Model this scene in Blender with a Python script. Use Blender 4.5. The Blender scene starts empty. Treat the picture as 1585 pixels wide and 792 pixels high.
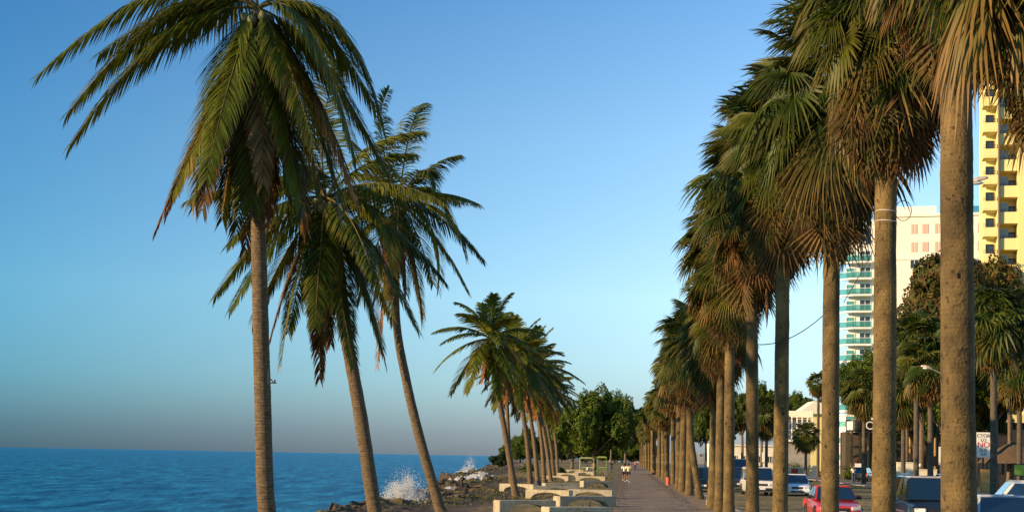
import bpy, bmesh, math, random
from mathutils import Vector, Matrix, noise
random.seed(7)
R = math.radians
C = bpy.context.scene.collection
S = bpy.context.scene

# ------------------------------------------------------------------ camera, sky, sun, exposure
FPX, W0, H0 = 2200.0, 1585.0, 792.0
CAM = Vector((0, 0, 2.2))
YAW, PITCH, ROLL = R(4.68), R(3.0), R(1.02)
SHIFT = 193.7 / W0
MR = Matrix.Rotation(YAW, 3, 'Z') @ Matrix.Rotation(R(90) + PITCH, 3, 'X') @ Matrix.Rotation(ROLL, 3, 'Z')
cd = bpy.data.cameras.new('camera'); cam = bpy.data.objects.new('camera', cd); C.objects.link(cam)
cam.matrix_world = Matrix.Translation(CAM) @ MR.to_4x4()
cd.sensor_width = 36; cd.lens = 36 * FPX / W0; cd.shift_y = SHIFT; cd.clip_start = .1; cd.clip_end = 60000
S.camera = cam

SUN_AZ, SUN_EL = 27, 15           # degrees behind the -X direction, elevation
sd = Vector((-math.cos(R(SUN_AZ)) * math.cos(R(SUN_EL)), -math.sin(R(SUN_AZ)) * math.cos(R(SUN_EL)), math.sin(R(SUN_EL))))
w = bpy.data.worlds.new('World'); S.world = w; w.use_nodes = True
nt = w.node_tree; nt.nodes.clear()
sky = nt.nodes.new('ShaderNodeTexSky'); sky.sky_type = 'NISHITA'; sky.sun_disc = False
sky.sun_elevation = R(SUN_EL); sky.sun_rotation = math.atan2(sd.x, sd.y)
sky.altitude = 0; sky.air_density = 1.0; sky.dust_density = 0.6; sky.ozone_density = 1.6
bg = nt.nodes.new('ShaderNodeBackground'); bg.inputs[1].default_value = .096
out = nt.nodes.new('ShaderNodeOutputWorld')
# grey morning haze low over the sea, deeper blue higher up: part of the sky itself
tc = nt.nodes.new('ShaderNodeTexCoord'); sx = nt.nodes.new('ShaderNodeSeparateXYZ')
rp = nt.nodes.new('ShaderNodeValToRGB'); mx = nt.nodes.new('ShaderNodeMix'); mx.data_type = 'RGBA'; mx.blend_type = 'MULTIPLY'
mx.inputs[0].default_value = 1
nt.links.new(tc.outputs['Generated'], sx.inputs[0]); nt.links.new(sx.outputs[2], rp.inputs[0])
nt.links.new(sky.outputs[0], mx.inputs[6]); nt.links.new(rp.outputs[0], mx.inputs[7])
mh = nt.nodes.new('ShaderNodeMapRange'); mh.inputs[1].default_value = -.50; mh.inputs[2].default_value = .12
mc = nt.nodes.new('ShaderNodeMix'); mc.data_type = 'RGBA'; mc.inputs[6].default_value = (.16, .60, .98, 1); mc.inputs[7].default_value = (1.05, 1.36, 1.62, 1)
m2 = nt.nodes.new('ShaderNodeMix'); m2.data_type = 'RGBA'; m2.blend_type = 'MULTIPLY'; m2.inputs[0].default_value = 1
nt.links.new(sx.outputs[0], mh.inputs[0]); nt.links.new(mh.outputs[0], mc.inputs[0]); nt.links.new(mx.outputs[2], m2.inputs[6]); nt.links.new(mc.outputs[2], m2.inputs[7])
nt.links.new(m2.outputs[2], bg.inputs[0]); nt.links.new(bg.outputs[0], out.inputs[0])
SKY = [(0.0, (.62, .56, .80)), (.015, (.66, .60, .84)), (.05, (.92, .88, 1.0)), (.11, (1.32, 1.15, 1.08)), (.22, (1.22, 1.12, 1.06)), (.36, (.74, .92, 1.0))]
e = rp.color_ramp.elements
while len(e) < len(SKY): e.new(.5)
for i, (p, c) in enumerate(SKY): e[i].position = p; e[i].color = (*c, 1)

sl = bpy.data.lights.new('sun', 'SUN'); sl.energy = 5.0; sl.angle = R(.6); sl.color = (1, .70, .38)
so = bpy.data.objects.new('sun', sl); C.objects.link(so); so.rotation_euler = (-sd).to_track_quat('-Z', 'Y').to_euler()
so.location = (-60, -30, 60)
S.view_settings.view_transform = 'Standard'; S.view_settings.look = 'None'; S.view_settings.gamma = 1
S.view_settings.exposure = 0.66

# ------------------------------------------------------------------ helpers
def ray(px, py):
    pp = H0 / 2 + SHIFT * W0
    return MR @ Vector(((px - W0 / 2) / FPX, (pp - py) / FPX, -1))
def P(px, py, dof):                       # photo pixel at a depth (dof = metres per photo pixel)
    return CAM + ray(px, py) * dof * FPX
def G(px, dof, z=0):                      # the point on height z seen in this column at this depth
    a, b = P(px, 0, dof), P(px, 800, dof)
    t = (z - a.z) / (b.z - a.z); p = a.lerp(b, t); p.z = z; return p
def Hh(px, py, dof): return P(px, py, dof).z

class MB:
    def __init__(s): s.v = []; s.f = []; s.c = []; s.m = []
    def quad(s, *p, mi=0):
        n = len(s.v); s.v += [tuple(q) for q in p]; s.f.append(tuple(range(n, n + len(p)))); s.m.append(mi)
    def box(s, c, d, rz=0, mi=0, top=1.0, rx=0):
        """box by centre and size; top scales the upper face"""
        n = len(s.v); M = Matrix.Rotation(rz, 3, 'Z') @ Matrix.Rotation(rx, 3, 'X')
        for z in (-.5, .5):
            k = top if z > 0 else 1
            for x, y in ((-.5, -.5), (.5, -.5), (.5, .5), (-.5, .5)):
                s.v.append(tuple(Vector(c) + M @ Vector((x * d[0] * k, y * d[1] * k, z * d[2]))))
        for f in ((3, 2, 1, 0), (4, 5, 6, 7), (0, 1, 5, 4), (1, 2, 6, 5), (2, 3, 7, 6), (3, 0, 4, 7)):
            s.f.append(tuple(n + i for i in f)); s.m.append(mi)
        return s
    def tube(s, pts, rad, n=8, cap=True, mi=0):
        pts = [Vector(p) for p in pts]
        if not hasattr(rad, '__len__'): rad = [rad] * len(pts)
        b = len(s.v); ref = Vector((1, 0, 0))
        for i, p in enumerate(pts):
            t = (pts[min(i + 1, len(pts) - 1)] - pts[max(i - 1, 0)]).normalized()
            if abs(t.dot(ref)) > .9: ref = Vector((0, 1, 0)) if abs(t.y) < .9 else Vector((0, 0, 1))
            u = (ref - t * t.dot(ref)).normalized(); v = t.cross(u); ref = u
            for k in range(n):
                a = 2 * math.pi * k / n
                s.v.append(tuple(p + (u * math.cos(a) + v * math.sin(a)) * rad[i]))
        for i in range(len(pts) - 1):
            for k in range(n):
                s.f.append((b + i * n + k, b + i * n + (k + 1) % n, b + (i + 1) * n + (k + 1) % n, b + (i + 1) * n + k)); s.m.append(mi)
        if cap:
            s.f.append(tuple(b + k for k in reversed(range(n)))); s.m.append(mi)
            q = b + (len(pts) - 1) * n; s.f.append(tuple(q + k for k in range(n))); s.m.append(mi)
        return s
    def disc(s, c, axis, r, t, n=20, mi=0):
        a = Vector(axis).normalized(); return s.tube([Vector(c) - a * t / 2, Vector(c) + a * t / 2], r, n, True, mi)
    def ball(s, c, r, n=10, sc=(1, 1, 1), mi=0):
        b = len(s.v); m = n // 2
        for i in range(m + 1):
            th = math.pi * i / m
            for k in range(n):
                a = 2 * math.pi * k / n
                s.v.append((c[0] + r * sc[0] * math.sin(th) * math.cos(a), c[1] + r * sc[1] * math.sin(th) * math.sin(a), c[2] + r * sc[2] * math.cos(th)))
        for i in range(m):
            for k in range(n):
                s.f.append((b + i * n + k, b + (i + 1) * n + k, b + (i + 1) * n + (k + 1) % n, b + i * n + (k + 1) % n)); s.m.append(mi)
        return s
    def prism(s, poly, y0, y1, mi=0):
        """polygon in (x,z) extruded along y"""
        n = len(s.v); k = len(poly)
        for y in (y0, y1):
            for x, z in poly: s.v.append((x, y, z))
        s.f.append(tuple(n + i for i in range(k))); s.m.append(mi)
        s.f.append(tuple(n + k + i for i in reversed(range(k)))); s.m.append(mi)
        for i in range(k):
            j = (i + 1) % k; s.f.append((n + j, n + i, n + k + i, n + k + j)); s.m.append(mi)
        return s
    def build(s, name, mats, parent=None, loc=(0, 0, 0), smooth=False, bevel=0, col=False):
        me = s.mesh(name, mats, smooth, bevel)
        return link(name, me, parent, loc)
    def mesh(s, name, mats, smooth=False, bevel=0):
        me = bpy.data.meshes.new(name); me.from_pydata(s.v, [], s.f); me.update()
        if not isinstance(mats, (list, tuple)): mats = [mats]
        for m in mats: me.materials.append(m)
        if len(mats) > 1: me.polygons.foreach_set('material_index', s.m)
        if s.c:
            at = me.color_attributes.new('Col', 'FLOAT_COLOR', 'POINT')
            flat = [x for c in s.c for x in (*c, 1)]
            at.data.foreach_set('color', flat)
        if bevel:
            bm = bmesh.new(); bm.from_mesh(me)
            bmesh.ops.remove_doubles(bm, verts=bm.verts, dist=1e-5)
            bmesh.ops.recalc_face_normals(bm, faces=bm.faces)
            ed = [q for q in bm.edges if len(q.link_faces) == 2 and q.calc_face_angle() > .5]
            bmesh.ops.bevel(bm, geom=ed, offset=bevel, segments=2, affect='EDGES', clamp_overlap=True)
            bm.to_mesh(me); bm.free()
        if smooth: me.polygons.foreach_set('use_smooth', [True] * len(me.polygons)); me.update()
        return me
def link(name, me, parent=None, loc=(0, 0, 0), rz=0):
    o = bpy.data.objects.new(name, me); C.objects.link(o); o.location = loc; o.rotation_euler = (0, 0, rz)
    if parent is not None: o.parent = parent
    return o
def thing(name, label, cat, loc=(0, 0, 0), rz=0, group=None):
    o = bpy.data.objects.new(name, None); C.objects.link(o); o.location = loc; o.rotation_euler = (0, 0, rz)
    o.empty_display_size = .3; tag(o, label, cat, group); return o
def tag(o, label, cat, group=None, kind=None):
    o['label'] = label; o['category'] = cat
    if group: o['group'] = group
    if kind: o['kind'] = kind
    return o
def struct(o): o['kind'] = 'structure'; return o

def mat(name, col, rough=.8, col2=None, scale=3.0, bump=0, bscale=20, metal=0, spec=.5, detail=4, zs=1.0, trans=0, attr=False, coat=0, ringz=0, ringamt=0, emis=None):
    m = bpy.data.materials.new(name); m.use_nodes = True; n = m.node_tree; b = n.nodes['Principled BSDF']; L = n.links.new
    b.inputs['Roughness'].default_value = rough; b.inputs['Metallic'].default_value = metal
    b.inputs['Specular IOR Level'].default_value = spec; b.inputs['Coat Weight'].default_value = coat
    b.inputs['Base Color'].default_value = (*col, 1)
    src = None
    t = n.nodes.new('ShaderNodeTexCoord'); mp = n.nodes.new('ShaderNodeMapping'); mp.inputs['Scale'].default_value = (1, 1, zs)
    L(t.outputs['Object'], mp.inputs[0])
    if col2 is not None:
        no = n.nodes.new('ShaderNodeTexNoise'); no.inputs['Scale'].default_value = scale; no.inputs['Detail'].default_value = detail; no.inputs['Roughness'].default_value = .65
        L(mp.outputs[0], no.inputs[0])
        cr = n.nodes.new('ShaderNodeValToRGB'); cr.color_ramp.elements[0].position = .36; cr.color_ramp.elements[1].position = .64
        cr.color_ramp.elements[0].color = (*col, 1); cr.color_ramp.elements[1].color = (*col2, 1)
        L(no.outputs[0], cr.inputs[0]); src = cr.outputs[0]
    if attr:
        a = n.nodes.new('ShaderNodeAttribute'); a.attribute_name = 'Col'
        if src:
            x = n.nodes.new('ShaderNodeMix'); x.data_type = 'RGBA'; x.blend_type = 'MULTIPLY'; x.inputs[0].default_value = 1
            L(a.outputs[0], x.inputs[6]); L(src, x.inputs[7]); src = x.outputs[2]
        else: src = a.outputs[0]
    if ringz:
        wv = n.nodes.new('ShaderNodeTexWave'); wv.bands_direction = 'Z'; wv.inputs['Scale'].default_value = ringz; wv.inputs['Distortion'].default_value = 1.6
        wv.inputs['Detail'].default_value = 2; wv.inputs['Detail Scale'].default_value = 2
        L(t.outputs['Object'], wv.inputs[0])
        x = n.nodes.new('ShaderNodeMix'); x.data_type = 'RGBA'; x.blend_type = 'MULTIPLY'; x.inputs[0].default_value = ringamt
        L(src, x.inputs[6]); L(wv.outputs[0], x.inputs[7]); src = x.outputs[2]
    if src: L(src, b.inputs['Base Color'])
    if bump:
        nb = n.nodes.new('ShaderNodeTexNoise'); nb.inputs['Scale'].default_value = bscale; nb.inputs['Detail'].default_value = 5
        L(mp.outputs[0], nb.inputs[0]); bp = n.nodes.new('ShaderNodeBump'); bp.inputs['Strength'].default_value = bump; bp.inputs['Distance'].default_value = .05
        L(nb.outputs[0], bp.inputs['Height']); L(bp.outputs[0], b.inputs['Normal'])
    if trans:
        tr = n.nodes.new('ShaderNodeBsdfTranslucent'); ms = n.nodes.new('ShaderNodeMixShader'); ms.inputs[0].default_value = trans
        if src: L(src, tr.inputs[0])
        else: tr.inputs[0].default_value = (*col, 1)
        o = n.nodes['Material Output']; L(b.outputs[0], ms.inputs[1]); L(tr.outputs[0], ms.inputs[2]); L(ms.outputs[0], o.inputs[0])
    return m

M = {}
M['leaf'] = mat('palm_leaf', (1, 1, .9), .5, (.72, .74, .6), 2.5, trans=.25, attr=True, spec=.22)
M['dry'] = mat('dry_leaf', (1, 1, 1), .75, (.62, .55, .5), 2.5, trans=.15, attr=True, spec=.2)
M['fan_trunk'] = mat('fan_palm_bark', (.09, .06, .02), .9, (.225, .15, .05), 3.2, .45, 30, zs=.8, ringz=6.0, ringamt=.10, detail=10)
n = M['fan_trunk'].node_tree; b = n.nodes['Principled BSDF']; src = b.inputs['Base Color'].links[0].from_socket; t_ = n.nodes.new('ShaderNodeTexCoord')
for sc_, lo, hi, dk in ((13, .60, .68, (.35, .33, .3)), (1.6, .45, .68, (.55, .56, .5)), (38, .58, .72, (.5, .48, .45))):
    no = n.nodes.new('ShaderNodeTexNoise'); no.inputs['Scale'].default_value = sc_; no.inputs['Detail'].default_value = 3; n.links.new(t_.outputs['Object'], no.inputs[0])
    cr = n.nodes.new('ShaderNodeValToRGB'); cr.color_ramp.elements[0].position = lo; cr.color_ramp.elements[1].position = hi; cr.color_ramp.elements[0].color = (1, 1, 1, 1); cr.color_ramp.elements[1].color = (*dk, 1); n.links.new(no.outputs[0], cr.inputs[0])
    x = n.nodes.new('ShaderNodeMix'); x.data_type = 'RGBA'; x.blend_type = 'MULTIPLY'; x.inputs[0].default_value = 1; n.links.new(src, x.inputs[6]); n.links.new(cr.outputs[0], x.inputs[7]); src = x.outputs[2]
n.links.new(src, b.inputs['Base Color'])
M['shade_trunk'] = mat('shaded_palm_bark', (.055, .045, .03), .9, (.11, .085, .055), 3.5, .35, 30)  # far-side palms: shade from the roadside row put into a darker bark colour
M['coco_trunk'] = mat('coconut_palm_bark', (.095, .06, .028), .88, (.24, .16, .08), 7, .6, 26, zs=2.2, ringz=4.5, ringamt=.3)
M['bark'] = mat('tree_bark', (.10, .07, .045), .9, (.17, .12, .08), 4, .5, 15)
M['hole'] = mat('dark_hollow', (.012, .008, .006), .95)
M['foliage'] = mat('tree_foliage', (1, 1, 1), .55, (.6, .68, .6), .9, trans=.3, attr=True, spec=.2)
M['concrete'] = mat('cream_concrete', (.33, .28, .19), .9, (.56, .48, .33), 2.6, .4, 30, detail=9)
M['wall_white'] = mat('white_render', (.74, .70, .62), .8, (.82, .78, .70), .6)
M['wall_cream'] = mat('cream_render', (.84, .77, .58), .8, (.88, .82, .66), .15)
M['wall_yellow'] = mat('yellow_render', (.82, .68, .26), .8, (.86, .73, .32), .15)
M['wall_grey'] = mat('grey_render', (.26, .25, .23), .85, (.34, .32, .29), .8)
M['pink'] = mat('pink_shutter', (.66, .42, .33), .8)
M['glass'] = mat('window_glass', (.02, .035, .04), .08, spec=.6)
M['teal'] = mat('teal_balcony_glass', (.07, .30, .30), .12, spec=.6)
M['teal_rail'] = mat('teal_glass_rail', (.16, .40, .38), .1, spec=.6)
_n = M['teal_rail'].node_tree; _t = _n.nodes.new('ShaderNodeBsdfTransparent'); _t.inputs[0].default_value = (.45, .8, .78, 1); _m = _n.nodes.new('ShaderNodeMixShader'); _m.inputs[0].default_value = .7
_n.links.new(_n.nodes['Principled BSDF'].outputs[0], _m.inputs[1]); _n.links.new(_t.outputs[0], _m.inputs[2]); _n.links.new(_m.outputs[0], _n.nodes['Material Output'].inputs[0])
M['screen'] = mat('pale_glass_screen', (.20, .25, .24), .15, spec=.6)
M['dark'] = mat('dark_metal', (.02, .02, .022), .5)
M['black'] = mat('black_panel', (.012, .011, .012), .35)
M['white'] = mat('white_paint', (.78, .76, .72), .5)
M['gold'] = mat('ochre_column', (.26, .15, .04), .6, (.34, .2, .06), 3)
M['red'] = mat('red_paint', (.55, .06, .03), .6)
M['rubber'] = mat('rubber', (.02, .02, .02), .85)
M['chrome'] = mat('chrome', (.6, .6, .6), .2, metal=1)
M['lamp'] = mat('lamp_lens', (.75, .75, .72), .12, spec=.7)
M['skin'] = mat('skin', (.22, .11, .06), .6)
M['hair'] = mat('hair', (.012, .009, .008), .7)
M['thatch'] = mat('thatch', (.07, .045, .025), .95, (.15, .10, .055), 12, .8, 40)
M['bus_blue'] = mat('blue_paint', (.03, .08, .2), .35)

for mn, lo, hi in (('fan_trunk', (.68, .68, .70), (1.12, 1.08, 1.0)), ('coco_trunk', (.75, .75, .75), (1.1, 1.1, 1.05)), ('leaf', (.66, .76, .8), (1.08, 1.02, .9)), ('dry', (.62, .62, .62), (1.05, .96, .9)), ('foliage', (.8, .85, .85), (1.15, 1.1, 1)), ('concrete', (.8, .8, .82), (1.05, 1.05, 1.0))):
    n = M[mn].node_tree; b = n.nodes['Principled BSDF']; src = b.inputs['Base Color'].links[0].from_socket; oi = n.nodes.new('ShaderNodeObjectInfo')
    cr = n.nodes.new('ShaderNodeMix'); cr.data_type = 'RGBA'; cr.inputs[6].default_value = (*lo, 1); cr.inputs[7].default_value = (*hi, 1); n.links.new(oi.outputs['Random'], cr.inputs[0])
    x = n.nodes.new('ShaderNodeMix'); x.data_type = 'RGBA'; x.blend_type = 'MULTIPLY'; x.inputs[0].default_value = 1
    n.links.new(src, x.inputs[6]); n.links.new(cr.outputs[2], x.inputs[7])
    for l in list(n.links):
        if l.from_socket == src and l.to_node != x: to = l.to_socket; n.links.remove(l); n.links.new(x.outputs[2], to)
# ------------------------------------------------------------------ terrain, promenade, road, sea
SHORE = [(-20, -13), (60, -12.6), (69, -14.3), (79, -14.3), (86, -12.6), (93, -12.4), (100, -14.6), (106, -12.8), (118, -15), (131, -18), (142, -16.5), (155, -15.2), (167, -16.5), (177, -22.5), (188, -24.5), (200, -23), (230, -25), (260, -27.5), (456, -43), (905, -80)]
def coast(y):                                   # x of the cliff edge at distance y
    for (ya, xa), (yb, xb) in zip(SHORE, SHORE[1:]):
        if y <= yb: break
    t = min(1, max(0, (y - ya) / (yb - ya))); t = t * t * (3 - 2 * t)
    return xa + (xb - xa) * t + .8 * noise.noise(Vector((y * .25, 3.1, 0))) + .5 * noise.noise(Vector((y * .6, 7.7, 0)))
def land():
    ys = [-20]
    while ys[-1] < 7000: ys.append(ys[-1] + (4 if ys[-1] < 36 else .45 if ys[-1] < 180 else 1.2 if ys[-1] < 320 else 9 if ys[-1] < 900 else 300))
    us = [0, .25, .5, .8, 1.1, 1.4, 1.7, 2, 2.4, 2.8, 3.2, 3.7, 4.3, 5, 5.8, 6.6, 7.4, 8.3, 9.3, 10.5, 12]
    mb = MB(); nr = len(us) + 3
    for y in ys:
        c = coast(y)
        for i, u in enumerate(us):
            x = c - 1.2 + u + .35 * noise.noise(Vector((u * 1.3, y * .5, 5)))
            k = min(1, max(0, u / 1.5)); k = k * k * (3 - 2 * k)
            z = -3.6 + 3.05 * k
            rock = max(0, 1 - u / 6.5)
            q = Vector((x * .7, y * .7, 0))
            z += rock * (1.0 * noise.fractal(q, 1.0, 2.1, 4) + .35 * abs(noise.noise(q * 2.7))) * (.35 + .65 * k)
            z += (1 - rock) * .1 * noise.noise(Vector((x * .3, y * .3, 1)))
            if u > 6.5: z = z * (1 - (u - 6.5) / 5.5 * .9)
            if u == 12: z = -.012
            mb.v.append((x, y, z))
        xl = mb.v[-1][0]
        for x in (max(xl + .5, -1.0), 400, 3000): mb.v.append((x, y, -.012 if x < 10 else -.14))
    for j in range(len(ys) - 1):
        for i in range(nr - 1):
            a = j * nr + i; mb.f.append((a, a + 1, a + nr + 1, a + nr)); mb.m.append(0)
    return mb
gm = mat('shore_ground', (.1, .08, .04), .95)
n = gm.node_tree; L = n.links.new; b = n.nodes['Principled BSDF']
tcn = n.nodes.new('ShaderNodeTexCoord'); sp = n.nodes.new('ShaderNodeSeparateXYZ'); L(tcn.outputs['Object'], sp.inputs[0])
def noise_ramp(n, src, scale, c0, c1, p0=.4, p1=.6, detail=6):
    no = n.nodes.new('ShaderNodeTexNoise'); no.inputs['Scale'].default_value = scale; no.inputs['Detail'].default_value = detail; no.inputs['Roughness'].default_value = .7
    L2 = n.links.new; L2(src, no.inputs[0]); cr = n.nodes.new('ShaderNodeValToRGB'); cr.color_ramp.elements[0].position = p0; cr.color_ramp.elements[1].position = p1
    cr.color_ramp.elements[0].color = (*c0, 1); cr.color_ramp.elements[1].color = (*c1, 1); L2(no.outputs[0], cr.inputs[0]); return cr.outputs[0], no.outputs[0]
gr, _ = noise_ramp(n, tcn.outputs['Object'], .35, (.10, .095, .02), (.26, .165, .055))
rk, rn = noise_ramp(n, tcn.outputs['Object'], 1.3, (.022, .015, .010), (.085, .053, .028), .38, .68)
mr = n.nodes.new('ShaderNodeMapRange'); mr.inputs[1].default_value = -.5; mr.inputs[2].default_value = -.2
ad = n.nodes.new('ShaderNodeMath'); ad.operation = 'MULTIPLY_ADD'; ad.inputs[1].default_value = 1.0; L(rn, ad.inputs[0]); 
sb = n.nodes.new('ShaderNodeMath'); sb.operation = 'SUBTRACT'; sb.inputs[1].default_value = .5; L(sp.outputs[2], sb.inputs[0]); L(sb.outputs[0], ad.inputs[2])
L(ad.outputs[0], mr.inputs[0])
ge = n.nodes.new('ShaderNodeNewGeometry'); sn = n.nodes.new('ShaderNodeSeparateXYZ'); L(ge.outputs['True Normal'], sn.inputs[0]); ms_ = n.nodes.new('ShaderNodeMapRange'); ms_.inputs[1].default_value = .72; ms_.inputs[2].default_value = .92; L(sn.outputs[2], ms_.inputs[0])
mm = n.nodes.new('ShaderNodeMath'); mm.operation = 'MULTIPLY'; L(mr.outputs[0], mm.inputs[0]); L(ms_.outputs[0], mm.inputs[1])
x = n.nodes.new('ShaderNodeMix'); x.data_type = 'RGBA'; L(mm.outputs[0], x.inputs[0]); L(rk, x.inputs[6]); L(gr, x.inputs[7]); L(x.outputs[2], b.inputs['Base Color'])
bp = n.nodes.new('ShaderNodeBump'); bp.inputs['Strength'].default_value = .9; bp.inputs['Distance'].default_value = .25
nb = n.nodes.new('ShaderNodeTexNoise'); nb.inputs['Scale'].default_value = 3; nb.inputs['Detail'].default_value = 8; L(tcn.outputs['Object'], nb.inputs[0]); L(nb.outputs[0], bp.inputs['Height']); L(bp.outputs[0], b.inputs['Normal'])
struct(land().build('ground', gm))

# sea: one sheet with real swell near, flat far
def sea():
    mb = MB(); ys = [0]; 
    while ys[-1] < 30000: ys.append(ys[-1] + max(.9, ys[-1] * .012))
    N = 190
    for y in ys:
        xr = coast(min(y, 7000)) + 3 if y < 7000 else -77 + (y - 7000) * .3
        for i in range(N + 1):
            t = i / N; x = xr - (t ** 1.25) * (30 + y * .62)
            z = -3.0
            if y < 1500:
                f = max(0, 1 - y / 1500)
                z += f * (.34 * noise.noise(Vector((x * .09 + y * .02, y * .06, 0))) + .22 * noise.noise(Vector((x * .3, y * .42, 4))) + .07 * noise.noise(Vector((x * .9, y * 1.1, 9))))
            mb.v.append((x, y, z))
    for j in range(len(ys) - 1):
        for i in range(N):
            a = j * (N + 1) + i; mb.f.append((a, a + N + 1, a + N + 2, a + 1)); mb.m.append(0)
    return mb
sm = mat('sea_water', (.004, .055, .12), .12, spec=.5)
n = sm.node_tree; L = n.links.new; b = n.nodes['Principled BSDF']; b.inputs['IOR'].default_value = 1.33
tcn = n.nodes.new('ShaderNodeTexCoord'); mp = n.nodes.new('ShaderNodeMapping'); mp.inputs['Scale'].default_value = (1.0, .22, 1); L(tcn.outputs['Object'], mp.inputs[0])
c_, h_ = noise_ramp(n, mp.outputs[0], .30, (.001, .055, .14), (.022, .25, .42), .39, .62, 9); L(c_, b.inputs['Base Color'])
n1 = n.nodes.new('ShaderNodeTexNoise'); n1.inputs['Scale'].default_value = .8; n1.inputs['Detail'].default_value = 9; n1.inputs['Roughness'].default_value = .62; L(mp.outputs[0], n1.inputs[0])
bp = n.nodes.new('ShaderNodeBump'); bp.inputs['Strength'].default_value = 1; bp.inputs['Distance'].default_value = 1.2; L(n1.outputs[0], bp.inputs['Height']); L(bp.outputs[0], b.inputs['Normal'])
df = n.nodes.new('ShaderNodeBsdfDiffuse'); gs = n.nodes.new('ShaderNodeBsdfGlossy'); gs.inputs['Roughness'].default_value = .18; gs.inputs[0].default_value = (.6, .85, 1, 1)
fr = n.nodes.new('ShaderNodeFresnel'); fr.inputs[0].default_value = 1.33; ml = n.nodes.new('ShaderNodeMath'); ml.operation = 'MULTIPLY'; ml.inputs[1].default_value = .42
ms = n.nodes.new('ShaderNodeMixShader'); L(c_, df.inputs[0]); L(bp.outputs[0], df.inputs[1] if len(df.inputs) < 3 else df.inputs['Normal']); L(bp.outputs[0], gs.inputs['Normal']); L(bp.outputs[0], fr.inputs[1]); L(fr.outputs[0], ml.inputs[0]); L(ml.outputs[0], ms.inputs[0]); L(df.outputs[0], ms.inputs[1]); L(gs.outputs[0], ms.inputs[2]); L(ms.outputs[0], n.nodes['Material Output'].inputs[0])
struct(sea().build('sea', sm, smooth=True))

# promenade, palm bed, kerbs, road
def strip(name, pts, z, m, th=None):
    mb = MB()
    x0, x1, y0, y1 = pts
    n = 40
    for i in range(n): 
        a = y0 + (y1 - y0) * i / n; c = y0 + (y1 - y0) * (i + 1) / n
        if th: mb.box(((x0 + x1) / 2, (a + c) / 2, z - th / 2), (x1 - x0, c - a, th))
        else: mb.quad((x0, a, z), (x1, a, z), (x1, c, z), (x0, c, z))
    return struct(mb.build(name, m))
pv = mat('promenade_paving', (.17, .115, .066), .85, (.31, .22, .132), .7, .35, 30, detail=8)
n = pv.node_tree; L = n.links.new; b = n.nodes['Principled BSDF']; src = b.inputs['Base Color'].links[0].from_socket
br = n.nodes.new('ShaderNodeTexBrick'); br.inputs['Scale'].default_value = 1; br.inputs['Brick Width'].default_value = .6; br.inputs['Row Height'].default_value = .4; br.inputs['Mortar Size'].default_value = .012
br.inputs['Color1'].default_value = (1, 1, 1, 1); br.inputs['Color2'].default_value = (.9, .91, .92, 1); br.inputs['Mortar'].default_value = (.68, .66, .64, 1)
tcn = n.nodes.new('ShaderNodeTexCoord'); L(tcn.outputs['Object'], br.inputs[0])
x = n.nodes.new('ShaderNodeMix'); x.data_type = 'RGBA'; x.blend_type = 'MULTIPLY'; x.inputs[0].default_value = 1; L(src, x.inputs[6]); L(br.outputs[0], x.inputs[7]); L(x.outputs[2], b.inputs['Base Color'])
strip('promenade', (-.55, 3.25, -10, 900), 0, pv)
dirt = mat('soil', (.16, .10, .04), .95, (.30, .20, .09), 2.5, .6, 15, detail=8)
strip('palm_bed', (3.25, 4.75, -10, 900), .004, dirt)
strip('path_margin', (-1.3, -.55, -10, 900), -.004, mat('leaf_litter', (.05, .045, .02), .95, (.22, .15, .08), 3.2, .6, 15, zs=1, detail=8))
strip('kerb', (4.75, 4.93, -10, 900), .015, mat('kerb_concrete', (.3, .27, .22), .85, (.4, .36, .3), 2), .13)
asph = mat('asphalt', (.028, .031, .038), .85, (.045, .047, .054), 1.2, .3, 60)
mb = MB()
for i in range(60):
    a = -10 + i * 15; mb.quad((4.93, a, -.10), (22, a, -.04), (22, a + 15, -.04), (4.93, a + 15, -.10))
struct(mb.build('road', asph))
lane = mat('lane_paint', (.55, .55, .52), .7, (.7, .7, .66), 6)
mb = MB()
for i in range(70):
    y = 20 + i * 8
    for X in (8.8, 12.8):
        zz = -.10 + (X - 4.93) / 17.07 * .06 + .006
        mb.quad((X - .07, y, zz), (X + .07, y, zz), (X + .07, y + 3, zz), (X - .07, y + 3, zz))
struct(mb.build('road_markings', lane))
strip('far_kerb', (22, 22.2, -10, 900), .04, bpy.data.materials['kerb_concrete'], .13)
strip('far_pavement', (22.2, 27, -10, 900), .03, mat('far_paving', (.2, .15, .11), .85, (.28, .21, .15), 1.5))

random.seed(404); mb = MB()
for i in range(2600):
    y = random.uniform(52, 200); e_ = random.random()
    xx = 3.2 - abs(random.gauss(0, .35)) if e_ < .45 else -.5 + abs(random.gauss(0, .35)) if e_ < .8 else random.uniform(-.5, 4.7)
    a = random.uniform(0, 3.14); r_ = random.uniform(.03, .11); zz = .016 + random.uniform(0, .02)
    mb.quad((xx + math.cos(a) * r_, y + math.sin(a) * r_, zz), (xx - math.sin(a) * r_ * .3, y + math.cos(a) * r_ * .3, zz + .01), (xx - math.cos(a) * r_, y - math.sin(a) * r_, zz), (xx + math.sin(a) * r_ * .3, y - math.cos(a) * r_ * .3, zz))
    mb.c += [random.choice([(.16, .10, .04), (.28, .19, .09), (.08, .05, .025), (.4, .34, .25)])] * 4
o = mb.build('fallen_leaves', M['dry']); tag(o, 'dry leaf litter scattered along both edges of the walk', 'leaf litter', kind='stuff')
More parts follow.
